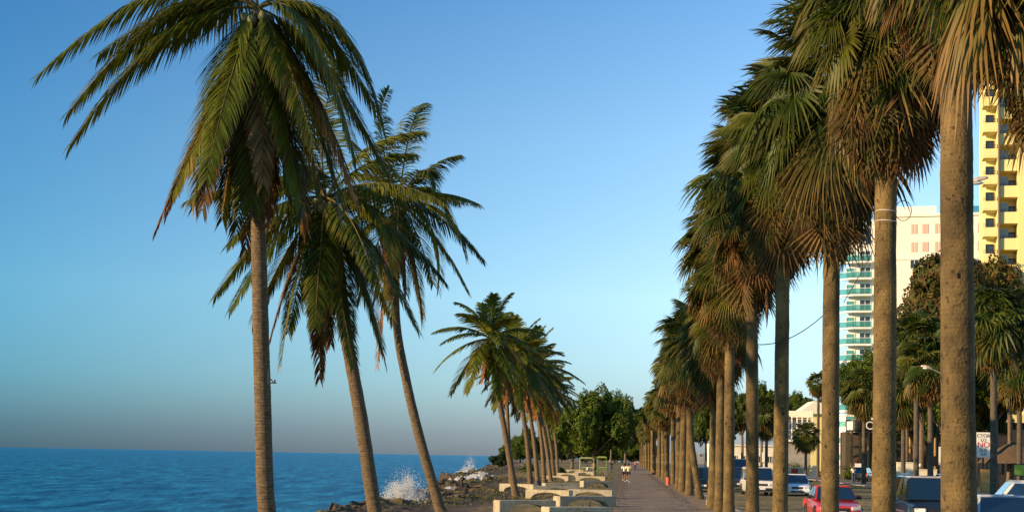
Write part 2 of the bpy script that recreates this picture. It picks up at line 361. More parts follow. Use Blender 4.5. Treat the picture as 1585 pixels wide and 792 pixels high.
# ------------------------------------------------------------------ fan palms
def fan_leaf(mb, o, d, nrm, Rr, span, nseg, droop, col, tip):
    side = d.cross(nrm).normalized()
    for i in range(nseg):
        a = -span + 2 * span * (i + .5) / nseg
        dd = d * math.cos(a) + side * math.sin(a); pv_ = (side * math.cos(a) - d * math.sin(a))
        tilt = (.75 if i % 2 else -.75); wv = (pv_ * math.cos(tilt) + nrm * math.sin(tilt))
        Ls = Rr * (.72 + .28 * math.cos(a * .8)) * random.uniform(.88, 1.06)
        wm = Rr * span / nseg * .66
        dr = droop * random.uniform(.6, 1.5)
        rows = []
        for t, k in ((.06, .12), (.5, .95), (.78, .62), (1, .06)):
            p = o + dd * Ls * t + nrm * (.05 * Rr * math.sin(t * 3)); p.z -= dr * Ls * max(0, t - .3) ** 2
            rows.append((p - wv * wm * k, p + wv * wm * k, t))
        b = len(mb.v); cj = random.uniform(.85, 1.15)
        for p, q, t in rows:
            kk = max(0, (t - .55) / .45); c = tuple((col[j] * (1 - kk) + tip[j] * kk) * cj for j in range(3))
            mb.v += [tuple(p), tuple(q)]; mb.c += [c, c]
        for r in range(3): mb.f.append((b + 2 * r, b + 2 * r + 1, b + 2 * r + 3, b + 2 * r + 2)); mb.m.append(0)
def ribbon(mb, p, q, wv, w0, w1, col):
    b = len(mb.v)
    mb.v += [tuple(p - wv * w0), tuple(p + wv * w0), tuple(q + wv * w1), tuple(q - wv * w1)]; mb.c += [col] * 4; mb.f.append((b, b + 1, b + 2, b + 3)); mb.m.append(0)
GREENS = [(.07, .095, .012), (.095, .12, .014), (.05, .08, .014), (.13, .135, .016), (.06, .085, .014)]
DRYS = [(.24, .115, .035), (.30, .17, .055), (.17, .09, .035), (.34, .21, .07), (.13, .08, .035), (.13, .12, .03), (.10, .11, .022)]
def fan_crown(ng, nd, seed, nseg=44, rs=1.0, nar=0):
    random.seed(seed)
    g = MB(); k = MB()
    for i in range(ng):
        t = (i + .5) / ng; e = R(82 - 142 * t ** .8 + random.uniform(-8, 8)); a = i * 2.39996 + random.uniform(-.25, .25)
        d = Vector((math.cos(e) * math.cos(a), math.cos(e) * math.sin(a), math.sin(e)))
        st = Vector((0, 0, (.25 - t * .5) if not nar else (1.0 - 1.75 * t))) + Vector((d.x, d.y, 0)) * .12
        pl = (random.uniform(.75, 1.15) if not nar else random.uniform(.35, .85)) * rs; o = st + d * pl; o.z -= .12 * pl
        e2 = e - R(random.uniform(14, 42) if not nar else random.uniform(5, 60)); a2 = a + random.uniform(-.3, .3)
        d2 = Vector((math.cos(e2) * math.cos(a2), math.cos(e2) * math.sin(a2), math.sin(e2))); nn = Vector((-math.sin(e2) * math.cos(a2), -math.sin(e2) * math.sin(a2), math.cos(e2)))
        rl = random.uniform(-.5, .5); nn = Matrix.Rotation(rl, 3, d2) @ nn
        col = random.choice(GREENS); tip = (.17, .13, .035) if random.random() < .5 + t * .3 else col
        if t > .75 and random.random() < .4: col = (.13, .12, .03); tip = (.3, .15, .05)
        wv = d.cross(Vector((0, 0, 1))).normalized()
        ribbon(g, st, o, wv, .022, .012, (.12, .12, .03))
        fan_leaf(g, o, d2, nn, random.uniform(.85, 1.12) * rs * (1 if not nar else random.uniform(.7, .95)), R(random.uniform(75, 140)), nseg, random.uniform(.15, .9), col, tip)
    for i in range(nd):
        t = (i + .5) / nd; e = R(-52 - 34 * t + random.uniform(-6, 6)); a = i * 2.39996 + random.uniform(-.3, .3)
        d = Vector((math.cos(e) * math.cos(a), math.cos(e) * math.sin(a), math.sin(e)))
        st = Vector((d.x, d.y, 0)).normalized() * .16 + Vector((0, 0, (-.1 - .45 * t) if not nar else (-.45 - .85 * t))); pl = (random.uniform(.55, 1.0) if not nar else random.uniform(.3, .75)) * rs; o = st + d * pl
        e2 = min(e - R(random.uniform(5, 20)), R(-66)); d2 = Vector((math.cos(e2) * math.cos(a), math.cos(e2) * math.sin(a), math.sin(e2))); nn = Vector((-math.sin(e2) * math.cos(a), -math.sin(e2) * math.sin(a), math.cos(e2)))
        col = random.choice(DRYS); tip = tuple(c * .8 for c in random.choice(DRYS))
        wv = d.cross(Vector((0, 0, 1))).normalized()
        ribbon(k, st, o, wv, .022, .012, (.2, .12, .05))
        fan_leaf(k, o, d2, nn, random.uniform(.8, 1.15) * rs * (1 if not nar else random.uniform(.65, 1)), R(random.uniform(32, 72)), int(nseg * .7), .1, col, tip)
    return g.mesh('crown', M['leaf']), k.mesh('dead_leaf_skirt', M['dry'])
CROWNS = [fan_crown(78, 56, 11), fan_crown(84, 60, 22), fan_crown(74, 66, 33), fan_crown(80, 50, 44, rs=1.04)]
NARROW = [fan_crown(92, 40, 111, nar=1), fan_crown(84, 56, 122, nar=1), fan_crown(98, 36, 133, nar=1), fan_crown(80, 50, 144, nar=1, nseg=38), fan_crown(92, 60, 155, nar=1)]
CROWNS_FAR = [fan_crown(72, 54, 55, 24), fan_crown(68, 60, 66, 24)]

def path_pts(ctrl, n):
    """Catmull-Rom through control points"""
    c = [Vector(p) for p in ctrl]; c = [c[0] * 2 - c[1]] + c + [c[-1] * 2 - c[-2]]; res = []
    segs = len(c) - 3
    for i in range(n + 1):
        u = i / n * segs; s = min(int(u), segs - 1); t = u - s; a, b_, d, e_ = c[s:s + 4]
        res.append(.5 * ((2 * b_) + (d - a) * t + (2 * a - 5 * b_ + 4 * d - e_) * t * t + (3 * b_ - a - 3 * d + e_) * t ** 3))
    return res
def trunk_mesh(name, ctrl, r0, r1, ring, flare=.35, mt=None, n=16, seed=0):
    random.seed(seed)
    Lg = sum((Vector(ctrl[i + 1]) - Vector(ctrl[i])).length for i in range(len(ctrl) - 1)); k = int(Lg / ring) * 2
    pts = path_pts(ctrl, k); rad = []
    for i in range(k + 1):
        t = i / k; r = r0 + (r1 - r0) * t + r0 * flare * math.exp(-t * Lg / .35)
        r *= 1 + .035 * noise.noise(Vector((t * Lg * 1.1, seed, 0)))
        ra_ = .2 if mt is not M['coco_trunk'] else 1
        rad.append(r * (1 + ra_ * (.012 if i % 2 else -.012)) * random.uniform(.995, 1.005))
    mb = MB(); mb.tube(pts, rad, n)
    for i, v in enumerate(mb.v):
        nv = noise.noise(Vector(v) * 3.1 + Vector((seed, 0, 0))); c = pts[min(i // n, k)]
        q = Vector(v) - c; n2 = noise.noise(Vector((v[0] * 1.2, v[1] * 1.2, v[2] * 9)) + Vector((seed, 4, 0))); mb.v[i] = tuple(c + q * (1 + .03 * nv + .018 * n2))
    return mb.mesh(name, mt, smooth=True)
def hollow(parent, p, c, sc):
    mb = MB(); d = (CAM - p); d.z = 0; d.normalize()
    mb.ball((0, 0, 0), 1, 12, (.5, .35, 1)); o = mb.build('hollow', M['hole'], parent, smooth=True)
    o.location = c; o.scale = (sc, sc, sc); return o
def fan_palm(px, dof, h, r, label, var, off=0, lean=0, kind=CROWNS, name='fan_palm', grp='fan palms in a row beside the road', cat='palm tree', sc=1.0, holes=(), X=None, mid=0):
    p = G(px, dof, .004) if X is None else Vector((X, dof * FPX, .004))
    t = thing(name, label, cat, p, 0, grp)
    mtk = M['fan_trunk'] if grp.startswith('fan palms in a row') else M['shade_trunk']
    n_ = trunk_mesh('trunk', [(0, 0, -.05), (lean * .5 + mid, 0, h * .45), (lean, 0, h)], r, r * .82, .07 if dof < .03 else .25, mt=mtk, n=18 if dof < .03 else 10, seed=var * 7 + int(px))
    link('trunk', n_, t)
    g, k = kind[var % len(kind)]
    a = (px * 1.37) % 6.28
    o = link('crown', g, t, (lean, 0, h), a); o.scale = (sc,) * 3
    o = link('dead_leaf_skirt', k, t, (lean, 0, h), a); o.scale = (sc,) * 3
    for (hx, hy, hs) in holes:                       # a knot hole on the side that faces the walk
        hz = Hh(hx, hy, dof); q = P(hx, hy, dof); cx = q.x - p.x; rr = r * .93
        cx = max(-rr * .8, min(rr * .8, cx - lean * hz / h)); cy = -math.sqrt(max(.001, rr * rr - cx * cx))
        hollow(t, p, (cx + lean * hz / h, cy, hz), hs)
    return t
NR = dict(kind=NARROW)
fan_palm(1650, .00590, 7.6, .20, 'fan palm at the right edge of the photo, only its hanging brown leaves in frame', 2, **NR)
fan_palm(1486, .00748, 8.85, .212, 'nearest fan palm with the thickest trunk and one dark slit in its bark', 0, lean=-.07, holes=[(1484, 426, .035), (1493, 560, .014), (1478, 300, .012), (1500, 660, .014)], sc=.88, **NR)
fan_palm(1367, .00975, 9.2, .19, 'fan palm with two pale wires wound round its upper trunk, left of the black car', 1, lean=.02, sc=1.06, holes=[(1378, 610, .018), (1362, 660, .014)], **NR)
fan_palm(1284, .0123, 9.15, .18, 'fan palm whose trunk stands in front of the red sedan, below a pale fan-shaped leaf', 2, lean=.0, holes=[(1284, 640, .03), (1278, 690, .035), (1290, 600, .02)], sc=1.2, **NR)
fan_palm(1207, .0164, 10.2, .20, 'fan palm between the white van and the white sedan', 3, lean=.03, holes=[(1212, 640, .05), (1212, 726, .05), (1209, 590, .03)], sc=1.28, **NR)
fan_palm(1165, .0202, 10.7, .21, 'fan palm with a thin straight trunk in front of the white van', 4, lean=-.12, sc=1.42, holes=[(1158, 680, .03), (1170, 610, .03)], **NR)
fan_palm(1128, .0256, 10.4, .22, 'fan palm at the road side of the close group of three trunks', 0, lean=-.04, holes=[(1124, 655, .06), (1126, 645, .04)], sc=1.45, **NR)
fan_palm(1113, .0272, 8.3, .2, 'fan palm in the middle of the close group of three trunks', 1, lean=.03, sc=1.1, **NR)
fan_palm(1103, .0290, 7.9, .24, 'fan palm on the walk side of the close group of three trunks', 2, lean=.1, sc=1.35, **NR)
fan_palm(1084, .0358, 8.3, .2, 'fan palm whose trunk curves out to the right at its foot', 3, lean=-.7, mid=-.25, sc=1.35, **NR)
fan_palm(1067, .0392, 8.7, .24, 'fan palm just left of the trunk that curves at its foot', 4, lean=.0, sc=1.38, **NR)
fan_palm(1056, .0438, 9.4, .26, 'fan palm standing close behind the small red bin', 2, lean=.1, sc=1.25, **NR)
far_label = 'distant fan palm in the packed far end of the roadside row'
yy = [105, 113, 127, 137, 147, 158, 170, 182, 195, 208, 222, 236, 252, 268, 286, 305, 326, 348, 372, 400]
for i, y in enumerate(yy):
    random.seed(i + 500)
    fan_palm(1000 + i, y / FPX, 8.4 + random.uniform(-.9, .9), random.uniform(.2, .27), far_label, i, lean=random.uniform(-.3, .2), kind=CROWNS_FAR, X=3.95 + random.uniform(-.3, .25), sc=random.uniform(1.0, 1.15))
# across the road
AC = 'fan palms on the far side of the road'
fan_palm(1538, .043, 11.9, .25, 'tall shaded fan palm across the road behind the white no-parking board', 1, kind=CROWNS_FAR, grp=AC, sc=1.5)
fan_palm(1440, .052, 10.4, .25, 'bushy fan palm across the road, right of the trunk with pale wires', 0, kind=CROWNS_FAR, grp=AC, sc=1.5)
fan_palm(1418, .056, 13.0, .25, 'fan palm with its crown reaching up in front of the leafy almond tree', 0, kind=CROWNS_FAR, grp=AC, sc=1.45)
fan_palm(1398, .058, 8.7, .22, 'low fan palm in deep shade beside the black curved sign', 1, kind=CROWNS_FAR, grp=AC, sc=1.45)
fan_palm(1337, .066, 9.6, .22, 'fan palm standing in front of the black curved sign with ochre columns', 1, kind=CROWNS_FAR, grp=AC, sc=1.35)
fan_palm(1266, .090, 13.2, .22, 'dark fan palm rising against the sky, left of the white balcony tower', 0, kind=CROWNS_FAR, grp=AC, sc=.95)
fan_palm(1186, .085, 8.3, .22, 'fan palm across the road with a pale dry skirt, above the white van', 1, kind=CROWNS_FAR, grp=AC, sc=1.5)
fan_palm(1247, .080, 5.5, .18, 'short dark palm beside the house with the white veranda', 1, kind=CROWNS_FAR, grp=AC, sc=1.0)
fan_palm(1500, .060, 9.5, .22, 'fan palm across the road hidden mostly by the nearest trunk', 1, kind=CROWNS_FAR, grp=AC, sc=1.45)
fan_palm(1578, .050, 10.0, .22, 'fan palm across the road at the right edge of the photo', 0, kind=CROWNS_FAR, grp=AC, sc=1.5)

# ------------------------------------------------------------------ coconut palms
CG = [(.13, .145, .010), (.19, .18, .012), (.085, .11, .012)]
def frond_mesh(p1, p2, nl, lmax, col, dry=0, hang=.6, seed=0, wid=.021, p0=(0, 0, 0), tipdry=0):
    """rachis = quadratic curve p0-p1-p2; leaflets hang on both sides"""
    random.seed(seed); mb = MB(); a, b_, c = Vector(p0), Vector(p1), Vector(p2)
    pl = Vector((c.x + b_.x * .3, c.y + b_.y * .3, 0))
    if pl.length < .05: pl = Vector((1, 0, 0))
    pl.normalize(); Sd = pl.cross(Vector((0, 0, 1))).normalized()
    B = lambda t: a * (1 - t) ** 2 + b_ * 2 * t * (1 - t) + c * t * t
    T = lambda t: ((b_ - a) * (1 - t) + (c - b_) * t).normalized()
    rc = (.20, .15, .045) if not dry else (.26, .13, .05)
    N = 16; pts = [B(i / N) for i in range(N + 1)]; v0 = len(mb.v)
    mb.tube(pts, [.035 * (1 - i / N) + .007 for i in range(N + 1)], 4); mb.c += [rc] * (len(mb.v) - v0)
    g = Vector((0, 0, -1))
    for i in range(nl):
        t = .13 + .87 * (i + .5) / nl
        for s in (-1, 1):
            if random.random() < .04 + .12 * dry: continue
            tt = min(.999, t + random.uniform(-.004, .004)); o = B(tt); tg = T(tt)
            up = Sd.cross(tg).normalized()
            if up.z < 0: up = -up
            k = (tt - .13) / .87; Ls = lmax * (min(1, .5 + 2.6 * k) * (1 - .62 * max(0, k - .35) / .65) if k < .93 else .36) * random.uniform(.88, 1.08)
            hg = hang * (1 - .62 * max(0, -tg.z - .35))
            d = (Sd * s * random.uniform(.75, .95) + tg * (.55 + .6 * k) + up * .22 + g * hg * random.uniform(.1, .5)).normalized()
            rows = []; p = o.copy(); wvv = (tg - d * tg.dot(d)); 
            if wvv.length < .05: wvv = Vector((0, 0, 1))
            wvv.normalize(); wvv = (Matrix.Rotation(s * random.uniform(.2, .9), 3, d) @ wvv)
            ns = 3
            for q in range(ns + 1):
                kk = (.5, 1, .72, .08)[q]; rows.append((p - wvv * wid * kk, p + wvv * wid * kk)); 
                d = (d + g * hg * random.uniform(.2, .42) * (1 + .4 * q)).normalized(); p = p + d * Ls / ns
            v0 = len(mb.v); cj = random.uniform(.8, 1.2)
            cc = tuple(x_ * cj for x_ in (random.choice(DRYS) if (dry and random.random() < .35) or random.random() < tipdry * k else col))
            tp = (.26, .17, .05) if (not dry and random.random() < .3) else tuple(x_ * .85 for x_ in cc)
            for q, (u, v) in enumerate(rows): mb.v += [tuple(u), tuple(v)]; mb.c += [cc if q < 3 else tp] * 2
            for q in range(ns): mb.f.append((v0 + 2 * q, v0 + 2 * q + 1, v0 + 2 * q + 3, v0 + 2 * q + 2)); mb.m.append(0)
    return mb.mesh('dry_frond' if dry else 'frond', M['dry'] if dry else M['leaf'])

def coconut(parent, c, r=.12, col=None):
    mb = MB(); mb.ball((0, 0, 0), r, 10, (1, 1, 1.25)); o = mb.build('coconut', M['nut'], parent, c, smooth=True); return o
M['nut'] = mat('coconut_husk', (.20, .13, .03), .6, (.12, .12, .03), 6)

def hero(pxs, dof, crown_px, fr, label, r0, r1, seed, nrand, lng, nl=78, lowest=-62, high=72):
    """pxs: trunk centre line as (px, py) from base upward; crown_px; fr: fronds (ctrl, tip, dry) as photo offsets"""
    base = G(pxs[0][0], dof, -.05 if pxs[0][1] > 792 else -.1)
    t = thing('coconut_palm', label, 'palm tree', base, 0, 'coconut palms between the benches and the sea')
    ctrl = [Vector((0, 0, -.1))] + [P(x_, y_, dof) - base for x_, y_ in pxs[1:]]
    for q in ctrl[1:]: q.y = 0
    cc = P(crown_px[0], crown_px[1], dof) - base; cc.y = 0; ctrl.append(cc)
    link('trunk', trunk_mesh('trunk', ctrl, r0, r1, .085, .3, M['coco_trunk'], 16, seed), t)
    cr = cc + Vector((0, 0, .1))
    for i, (c1, c2, dp, dry) in enumerate(fr):
        a = Vector(((c1[0] - crown_px[0]) * dof, dp * .5, (crown_px[1] - c1[1]) * dof)); b_ = Vector(((c2[0] - crown_px[0]) * dof, dp, (crown_px[1] - c2[1]) * dof))
        me = frond_mesh(a, b_, nl, (1.35 if lng > 4.8 else 1.15) if not dry else .95, random.Random(i + seed).choice(CG) if not dry else random.Random(i + seed).choice([(.42, .17, .05), (.32, .14, .05), (.46, .22, .07)]), dry, .75 if not dry else 1.2, seed * 100 + i, tipdry=.25 if a.z < 0 else .05)
        link('dry_frond' if dry else 'frond', me, t, cr)
    rr = random.Random(seed)
    for i in range(nrand):
        az = i * 2.4 + rr.uniform(-.3, .3); e_ = R(high - (high - lowest) * ((i + .5) / nrand) + rr.uniform(-6, 6)); Lf = lng * rr.uniform(.82, 1.02); dry = 1 if e_ < R(-48) and rr.random() < .6 else 0
        h = Vector((math.cos(az), math.sin(az), 0)); u = h * math.cos(e_) + Vector((0, 0, math.sin(e_)))
        p1 = u * Lf * .5; p2 = h * Lf * max(.13, .9 * math.cos(e_) ** 1.2 + (.2 if e_ > 0 else 0)) + Vector((0, 0, math.sin(e_) * Lf * .88 - Lf * .38 * (math.cos(e_) + .15)))
        me = frond_mesh(p1, p2, nl, 1.1, rr.choice(CG) if not dry else rr.choice(DRYS), dry, .75 if not dry else 1.1, seed * 200 + i)
        link('dry_frond' if dry else 'frond', me, t, cr)
    for i in range(7):
        a_ = i * .9; coconut(t, cr + Vector((math.cos(a_) * .28, math.sin(a_) * .28, -.28 - .1 * (i % 2))))
    return t
M1 = hero([(436, 860), (412, 792), (402, 600), (394, 400), (386, 200)], .0145, (386, 4),
     [((300, -110), (70, 130), -1.2, 0), ((250, -10), (105, 232), -.6, 0), ((265, -70), (88, 175), -.2, 0), ((330, 120), (243, 365), -.5, 1), ((322, 140), (252, 335), -.2, 1), ((345, 110), (290, 300), -.9, 1), ((360, 130), (300, 320), -1.8, 0), ((350, 60), (318, 330), -1.3, 0),
      ((400, 140), (368, 385), .4, 1), ((430, 150), (420, 350), -.3, 1), ((470, 60), (515, 330), .6, 0), ((450, 120), (455, 330), .5, 0), ((520, -60), (585, 190), .5, 0), ((440, -90), (565, 150), 2.0, 0),
      ((350, -150), (180, -150), 1.5, 0), ((340, -60), (150, 40), 1.6, 0), ((400, 130), (395, 300), 1.2, 1), ((440, 60), (500, 240), -1.2, 0), ((330, 60), (350, 230), -1.0, 0), ((480, -40), (560, 260), -.8, 0), ((395, 150), (402, 330), -.9, 0), ((425, 100), (480, 330), -1.0, 0), ((450, 60), (535, 320), -.3, 0), ((380, 90), (345, 350), .9, 0), ((470, 20), (585, 250), 1.2, 0), ((290, -60), (110, 60), .8, 0)],
     'tallest coconut palm at left, leaning slightly, its grey trunk crossing the sea horizon', .215, .15, 1, 16, 4.9, 124, -82, -52)
hero([(590, 822), (580, 792), (557, 650), (537, 545), (515, 430)], .0185, (497, 305),
     [((440, 290), (350, 440), -.5, 0), ((430, 370), (375, 500), .7, 0), ((450, 400), (440, 570), -.6, 0), ((490, 450), (492, 590), .2, 1), ((520, 420), (560, 570), -1.2, 0), ((600, 290), (618, 430), -1.2, 0),
      ((470, 190), (505, 80), .6, 0), ((540, 200), (640, 190), .8, 0), ((440, 210), (360, 330), 1.2, 0), ((470, 390), (478, 540), .8, 1), ((550, 380), (592, 560), .4, 0), ((530, 330), (545, 540), -.6, 0), ((500, 380), (520, 540), -.9, 1)],
     'middle coconut palm of the left three, low crown with long hanging fronds', .225, .155, 2, 20, 4.3, 108, -80, 50)
hero([(683, 800), (676, 770), (652, 690), (627, 590), (609, 480)], .0262, (612, 312),
     [((700, 300), (722, 400), -.5, 0), ((690, 330), (683, 455), -1.0, 0), ((660, 230), (680, 300), -1.8, 0), ((560, 180), (590, 130), .3, 0), ((640, 380), (650, 500), .6, 0), ((590, 420), (590, 570), -.8, 1), ((560, 300), (500, 420), -1.5, 0),
      ((620, 160), (640, 140), 1.5, 0), ((560, 230), (520, 200), .8, 0), ((600, 400), (600, 500), 1.2, 1), ((660, 240), (700, 350), 1.4, 0)],
     'rearmost coconut palm of the left three, thin dark trunk leaning left from the rocks', .235, .15, 3, 19, 4.5, 100, -80, 60)

# shared fronds for the palms further off
FR = []
for i in range(12):
    e_ = R((78, 62, 48, 34, 20, 8, -6, -20, -34, -48, -58, -68)[i]); Lf = 3.4; h = Vector((1, 0, 0)); u = h * math.cos(e_) + Vector((0, 0, math.sin(e_)))
    p1 = u * Lf * .52; p2 = h * Lf * max(.16, .85 * math.cos(e_) + (.18 if e_ > 0 else 0)) + Vector((0, 0, math.sin(e_) * Lf * .86 - Lf * .40 * (math.cos(e_) + .12)))
    dry = 1 if i >= 10 else 0
    FR.append((frond_mesh(p1, p2, 64, 1.0, [(.15, .17, .014), (.11, .14, .014), (.19, .18, .018)][i % 3] if not dry else (.36, .17, .05), dry, .5, 900 + i, wid=.034), dry))
FRD = (frond_mesh((.5, 0, -.9), (.75, 0, -2.6), 40, .6, (.42, .20, .06), 1, 1, 950, wid=.034), 1)
def coco(px, dof, cpx, cpy, label, seed, sc=1.0, r=.19):
    base = G(px, dof, -.05); t = thing('coconut_palm', label, 'palm tree', base, 0, 'coconut palms between the benches and the sea')
    cc = P(cpx, cpy, dof) - base; cc.y = 0; rr = random.Random(seed)
    link('trunk', trunk_mesh('trunk', [(0, 0, -.1), (cc.x * .28 + rr.uniform(-.1, .1), 0, cc.z * .33), (cc.x * .72, 0, cc.z * .68), cc], r, r * .6, .12, .4, M['coco_trunk'], 10, seed), t)
    for i in range(30):
        k = i * 12 // 30; me, dry = FR[k] if not (k >= 9 and rr.random() < .4) else FRD
        o = link('dry_frond' if dry else 'frond', me, t, cc, i * 2.4 + rr.uniform(-.3, .3)); s_ = sc * rr.uniform(.85, 1.1); o.scale = (s_, s_, s_ * rr.uniform(.9, 1.15))
    for i in range(5): coconut(t, cc + Vector((math.cos(i * 1.3) * .25, math.sin(i * 1.3) * .25, -.3)), .13)
coco(799, .0355, 757, 522, 'first coconut palm of the distant clump, tallest, leaning seawards', 31, 1.0)
coco(792, .050, 782, 580, 'short coconut palm mostly hidden behind the first of the distant clump', 32, .8)
coco(822, .0435, 800, 552, 'second coconut palm of the distant clump, crown touching the first', 33, 1.05)
coco(833, .049, 812, 566, 'third coconut palm of the distant clump, trunk among the benches', 34, 1.05)
coco(843, .053, 826, 565, 'fourth coconut palm of the distant clump, with a high crown', 35, 1.1)
coco(853, .058, 830, 590, 'fifth coconut palm of the distant clump, in front of the broad tree', 36, 1.1)
coco(858, .066, 840, 605, 'sixth coconut palm of the distant clump, crossing its neighbour near the ground', 37, 1.1)
coco(864, .076, 851, 600, 'last coconut palm of the distant clump, straightest trunk', 38, 1.1)

# ------------------------------------------------------------------ broadleaf trees
def leafy(blobs, n, size, cols, seed, fill=.35):
    random.seed(seed); mb = MB(); wts = [b[3] ** 2 for b in blobs]
    for i in range(n):
        bx_, by_, bz_, br_ = random.choices(blobs, wts)[0]
        d = Vector((random.gauss(0, 1), random.gauss(0, 1), random.gauss(0, 1))).normalized(); rr = br_ * (1 - fill * random.random() ** 2)
        p = Vector((bx_, by_, bz_)) + Vector((d.x * rr, d.y * rr, d.z * rr * .75))
        p += Vector((noise.noise(p * .9), noise.noise(p * .9 + Vector((9, 0, 0))), noise.noise(p * .9 + Vector((0, 9, 0))))) * .9
        u = (d + Vector((random.gauss(0, .5), random.gauss(0, .5), random.gauss(0, .5) + .3))).normalized(); a = u.orthogonal().normalized(); a = Matrix.Rotation(random.uniform(0, 6.28), 3, u) @ a; c = u.cross(a)
        s = size * random.uniform(.6, 1.25); b = len(mb.v)
        mb.v += [tuple(p - a * s), tuple(p - c * s * .5 - u * s * .15), tuple(p + a * s), tuple(p + c * s * .5 - u * s * .15)]; col = random.choice(cols); k = random.uniform(.8, 1.25); mb.c += [tuple(x_ * k for x_ in col)] * 4
        mb.f.append((b, b + 1, b + 2, b + 3)); mb.m.append(0)
    return mb.mesh('crown', M['foliage'])
def blobs(rx, rz, nb, rb, seed):
    r_ = random.Random(seed); L_ = []
    for i in range(nb):
        a = r_.uniform(0, 6.28); q = r_.random() ** .5; z = r_.uniform(-.5, 1)
        k = math.sqrt(max(.1, 1 - z * z * .8)); L_.append((math.cos(a) * rx * q * k, math.sin(a) * rx * q * k, z * rz, rb * r_.uniform(.65, 1.25)))
    return L_
TG = [(.105, .15, .012), (.08, .12, .012), (.16, .19, .016), (.06, .10, .014)]
TA = [(.10, .12, .018), (.17, .09, .025), (.22, .11, .035), (.12, .13, .02), (.14, .075, .025), (.08, .10, .02)]
LEAFY = {}
def tree(px, dof, crown_h, rx, rz, label, key='a', tr=.35, name='broadleaf_tree', grp=None, base_z=0, cols=TG, n=9000, size=.3, lean=0, p=None, trunk_h=None):
    p = G(px, dof, base_z) if p is None else p
    t = thing(name, label, 'tree', p, 0, grp)
    if key not in LEAFY: LEAFY[key] = leafy(blobs(1 * 5, 1 * 2.6, 26, 1.35, hash(key) % 99 if False else sum(map(ord, key))), n, size, cols, sum(map(ord, key)) + 5)
    o = link('crown', LEAFY[key], t, (lean, 0, crown_h)); o.scale = (rx / 6, rx / 6, rz / 3.4); o.rotation_euler.z = (px * .77) % 6.28
    mb = MB(); r_ = random.Random(int(px)); th = crown_h - rz * .6
    mb.tube(path_pts([(0, 0, -.1), (lean * .4 + .1, 0, th * .5), (lean, 0, th), (lean, 0, crown_h)], 10), [tr * (1.5 if i == 0 else 1.1 - i * .06) for i in range(11)], 10)
    for i in range(7):
        a = i * .9 + r_.random(); mb.tube(path_pts([(lean, 0, th * .85), (lean + math.cos(a) * rx * .3, math.sin(a) * rx * .3, th + rz * .3), (lean + math.cos(a) * rx * .7, math.sin(a) * rx * .7, crown_h + rz * .2)], 6), [tr * .5 * (1 - i_ / 7) for i_ in range(7)], 6)
    mb.build('trunk', M['bark'], t, smooth=True); return t
tree(919, .088, Hh(919, 665, .088), 6.2, 5.0, 'broad dense tree shading the green stalls at the end of the benches', 'a', .42, n=30000, size=.19)
tree(885, .12, Hh(885, 672, .12), 6.0, 5.8, 'paler tree just left of the broad tree, behind the last coconut palms', 'b', .3, n=24000, size=.2, cols=[(.08, .11, .02), (.06, .09, .02), (.1, .12, .03)])
tree(967, .15, Hh(967, 665, .15), 6.5, 6.5, 'dark tree at the far end of the walk, touching the fan palms', 'a', .3)
tree(945, .19, Hh(945, 655, .19), 9, 8, 'large tree far behind the broad tree', 'a', .3)
tree(775, .115, Hh(775, 707, .115) , 2.2, 1.3, 'small rounded tree alone on the rocky point by the sea', 'c', .12, name='shore_tree', base_z=-.7, n=14000, size=.3, cols=[(.03, .05, .02), (.04, .06, .02)])
tree(818, .13, Hh(818, 690, .13), 3.6, 3.4, 'low bushy tree behind the distant coconut trunks', 'a', .2)
tree(842, .16, Hh(842, 690, .16), 4.5, 4.5, 'low tree behind the distant coconut trunks, nearer the walk', 'b', .2)
tree(1110, .13, Hh(1110, 655, .13), 5, 5.5, 'round green tree across the road, seen through the group of three trunks', 'a', .3)
tree(1148, .125, Hh(1148, 640, .125), 5, 5.0, 'tall green tree across the road, left of the thin straight trunk', 'b', .3)
tree(1178, .14, Hh(1178, 632, .14), 5.5, 5.0, 'tall green tree across the road, right of the thin straight trunk', 'a', .3)
tree(1235, .20, Hh(1235, 634, .20), 7, 4.8, 'dark low treetops behind the house with the white veranda', 'a', .3)
tree(1258, .19, Hh(1258, 638, .19), 6, 4.8, 'dark tree behind the yellow gable', 'b', .3)
tree(1062, .18, Hh(1062, 660, .18), 7, 7, 'far tree glimpsed between the distant fan palm trunks', 'a', .3)
for k_, px_ in enumerate((805, 835, 868, 900, 932, 962, 990)):
    tree(px_, .23 + .01 * (k_ % 3), 4.2, 8.5, 4.8, 'low dark tree in the distant belt closing the view, %s' % ('far left by the sea', 'second from the sea', 'behind the last coconut palm', 'behind the pale stall', 'behind the green stall', 'above the joggers', 'next to the fan palm row')[k_], 'ab'[k_ % 2], .3, grp='distant trees closing the walk')
AL = dict(cols=TA, n=26000, size=.2)
tree(1475, .068, Hh(1475, 478, .068), 7.2, 5.6, 'almond tree with reddish leaves, in front of the cream facade', 'almond', .3, **AL)
tree(1520, .072, Hh(1520, 470, .072), 6.2, 5.0, 'almond tree with olive and reddish leaves, right of the nearest trunk', 'almond', .3, **AL)
tree(1565, .075, Hh(1565, 455, .075), 5.5, 4.0, 'almond tree with dark red leaves, at the foot of the yellow tower', 'almond', .3, **AL)
tree(1425, .075, Hh(1425, 560, .075), 4.5, 4.5, 'lower leafy tree behind the far fan palms', 'a', .3)
tree(1325, .105, Hh(1325, 598, .105), 4.3, 4.2, 'green tree at the foot of the white balcony tower', 'a', .3)
tree(1540, .060, Hh(1540, 598, .060), 6.0, 3.6, 'shady tree over the thatched sunshade', 'a', .3)
tree(1370, .085, Hh(1370, 600, .085), 5.5, 4.5, 'dark tree over the black curved sign', 'a', .3)
tree(1460, .080, Hh(1460, 610, .080), 6.5, 6.5, 'dark tree behind the black car', 'a', .3)
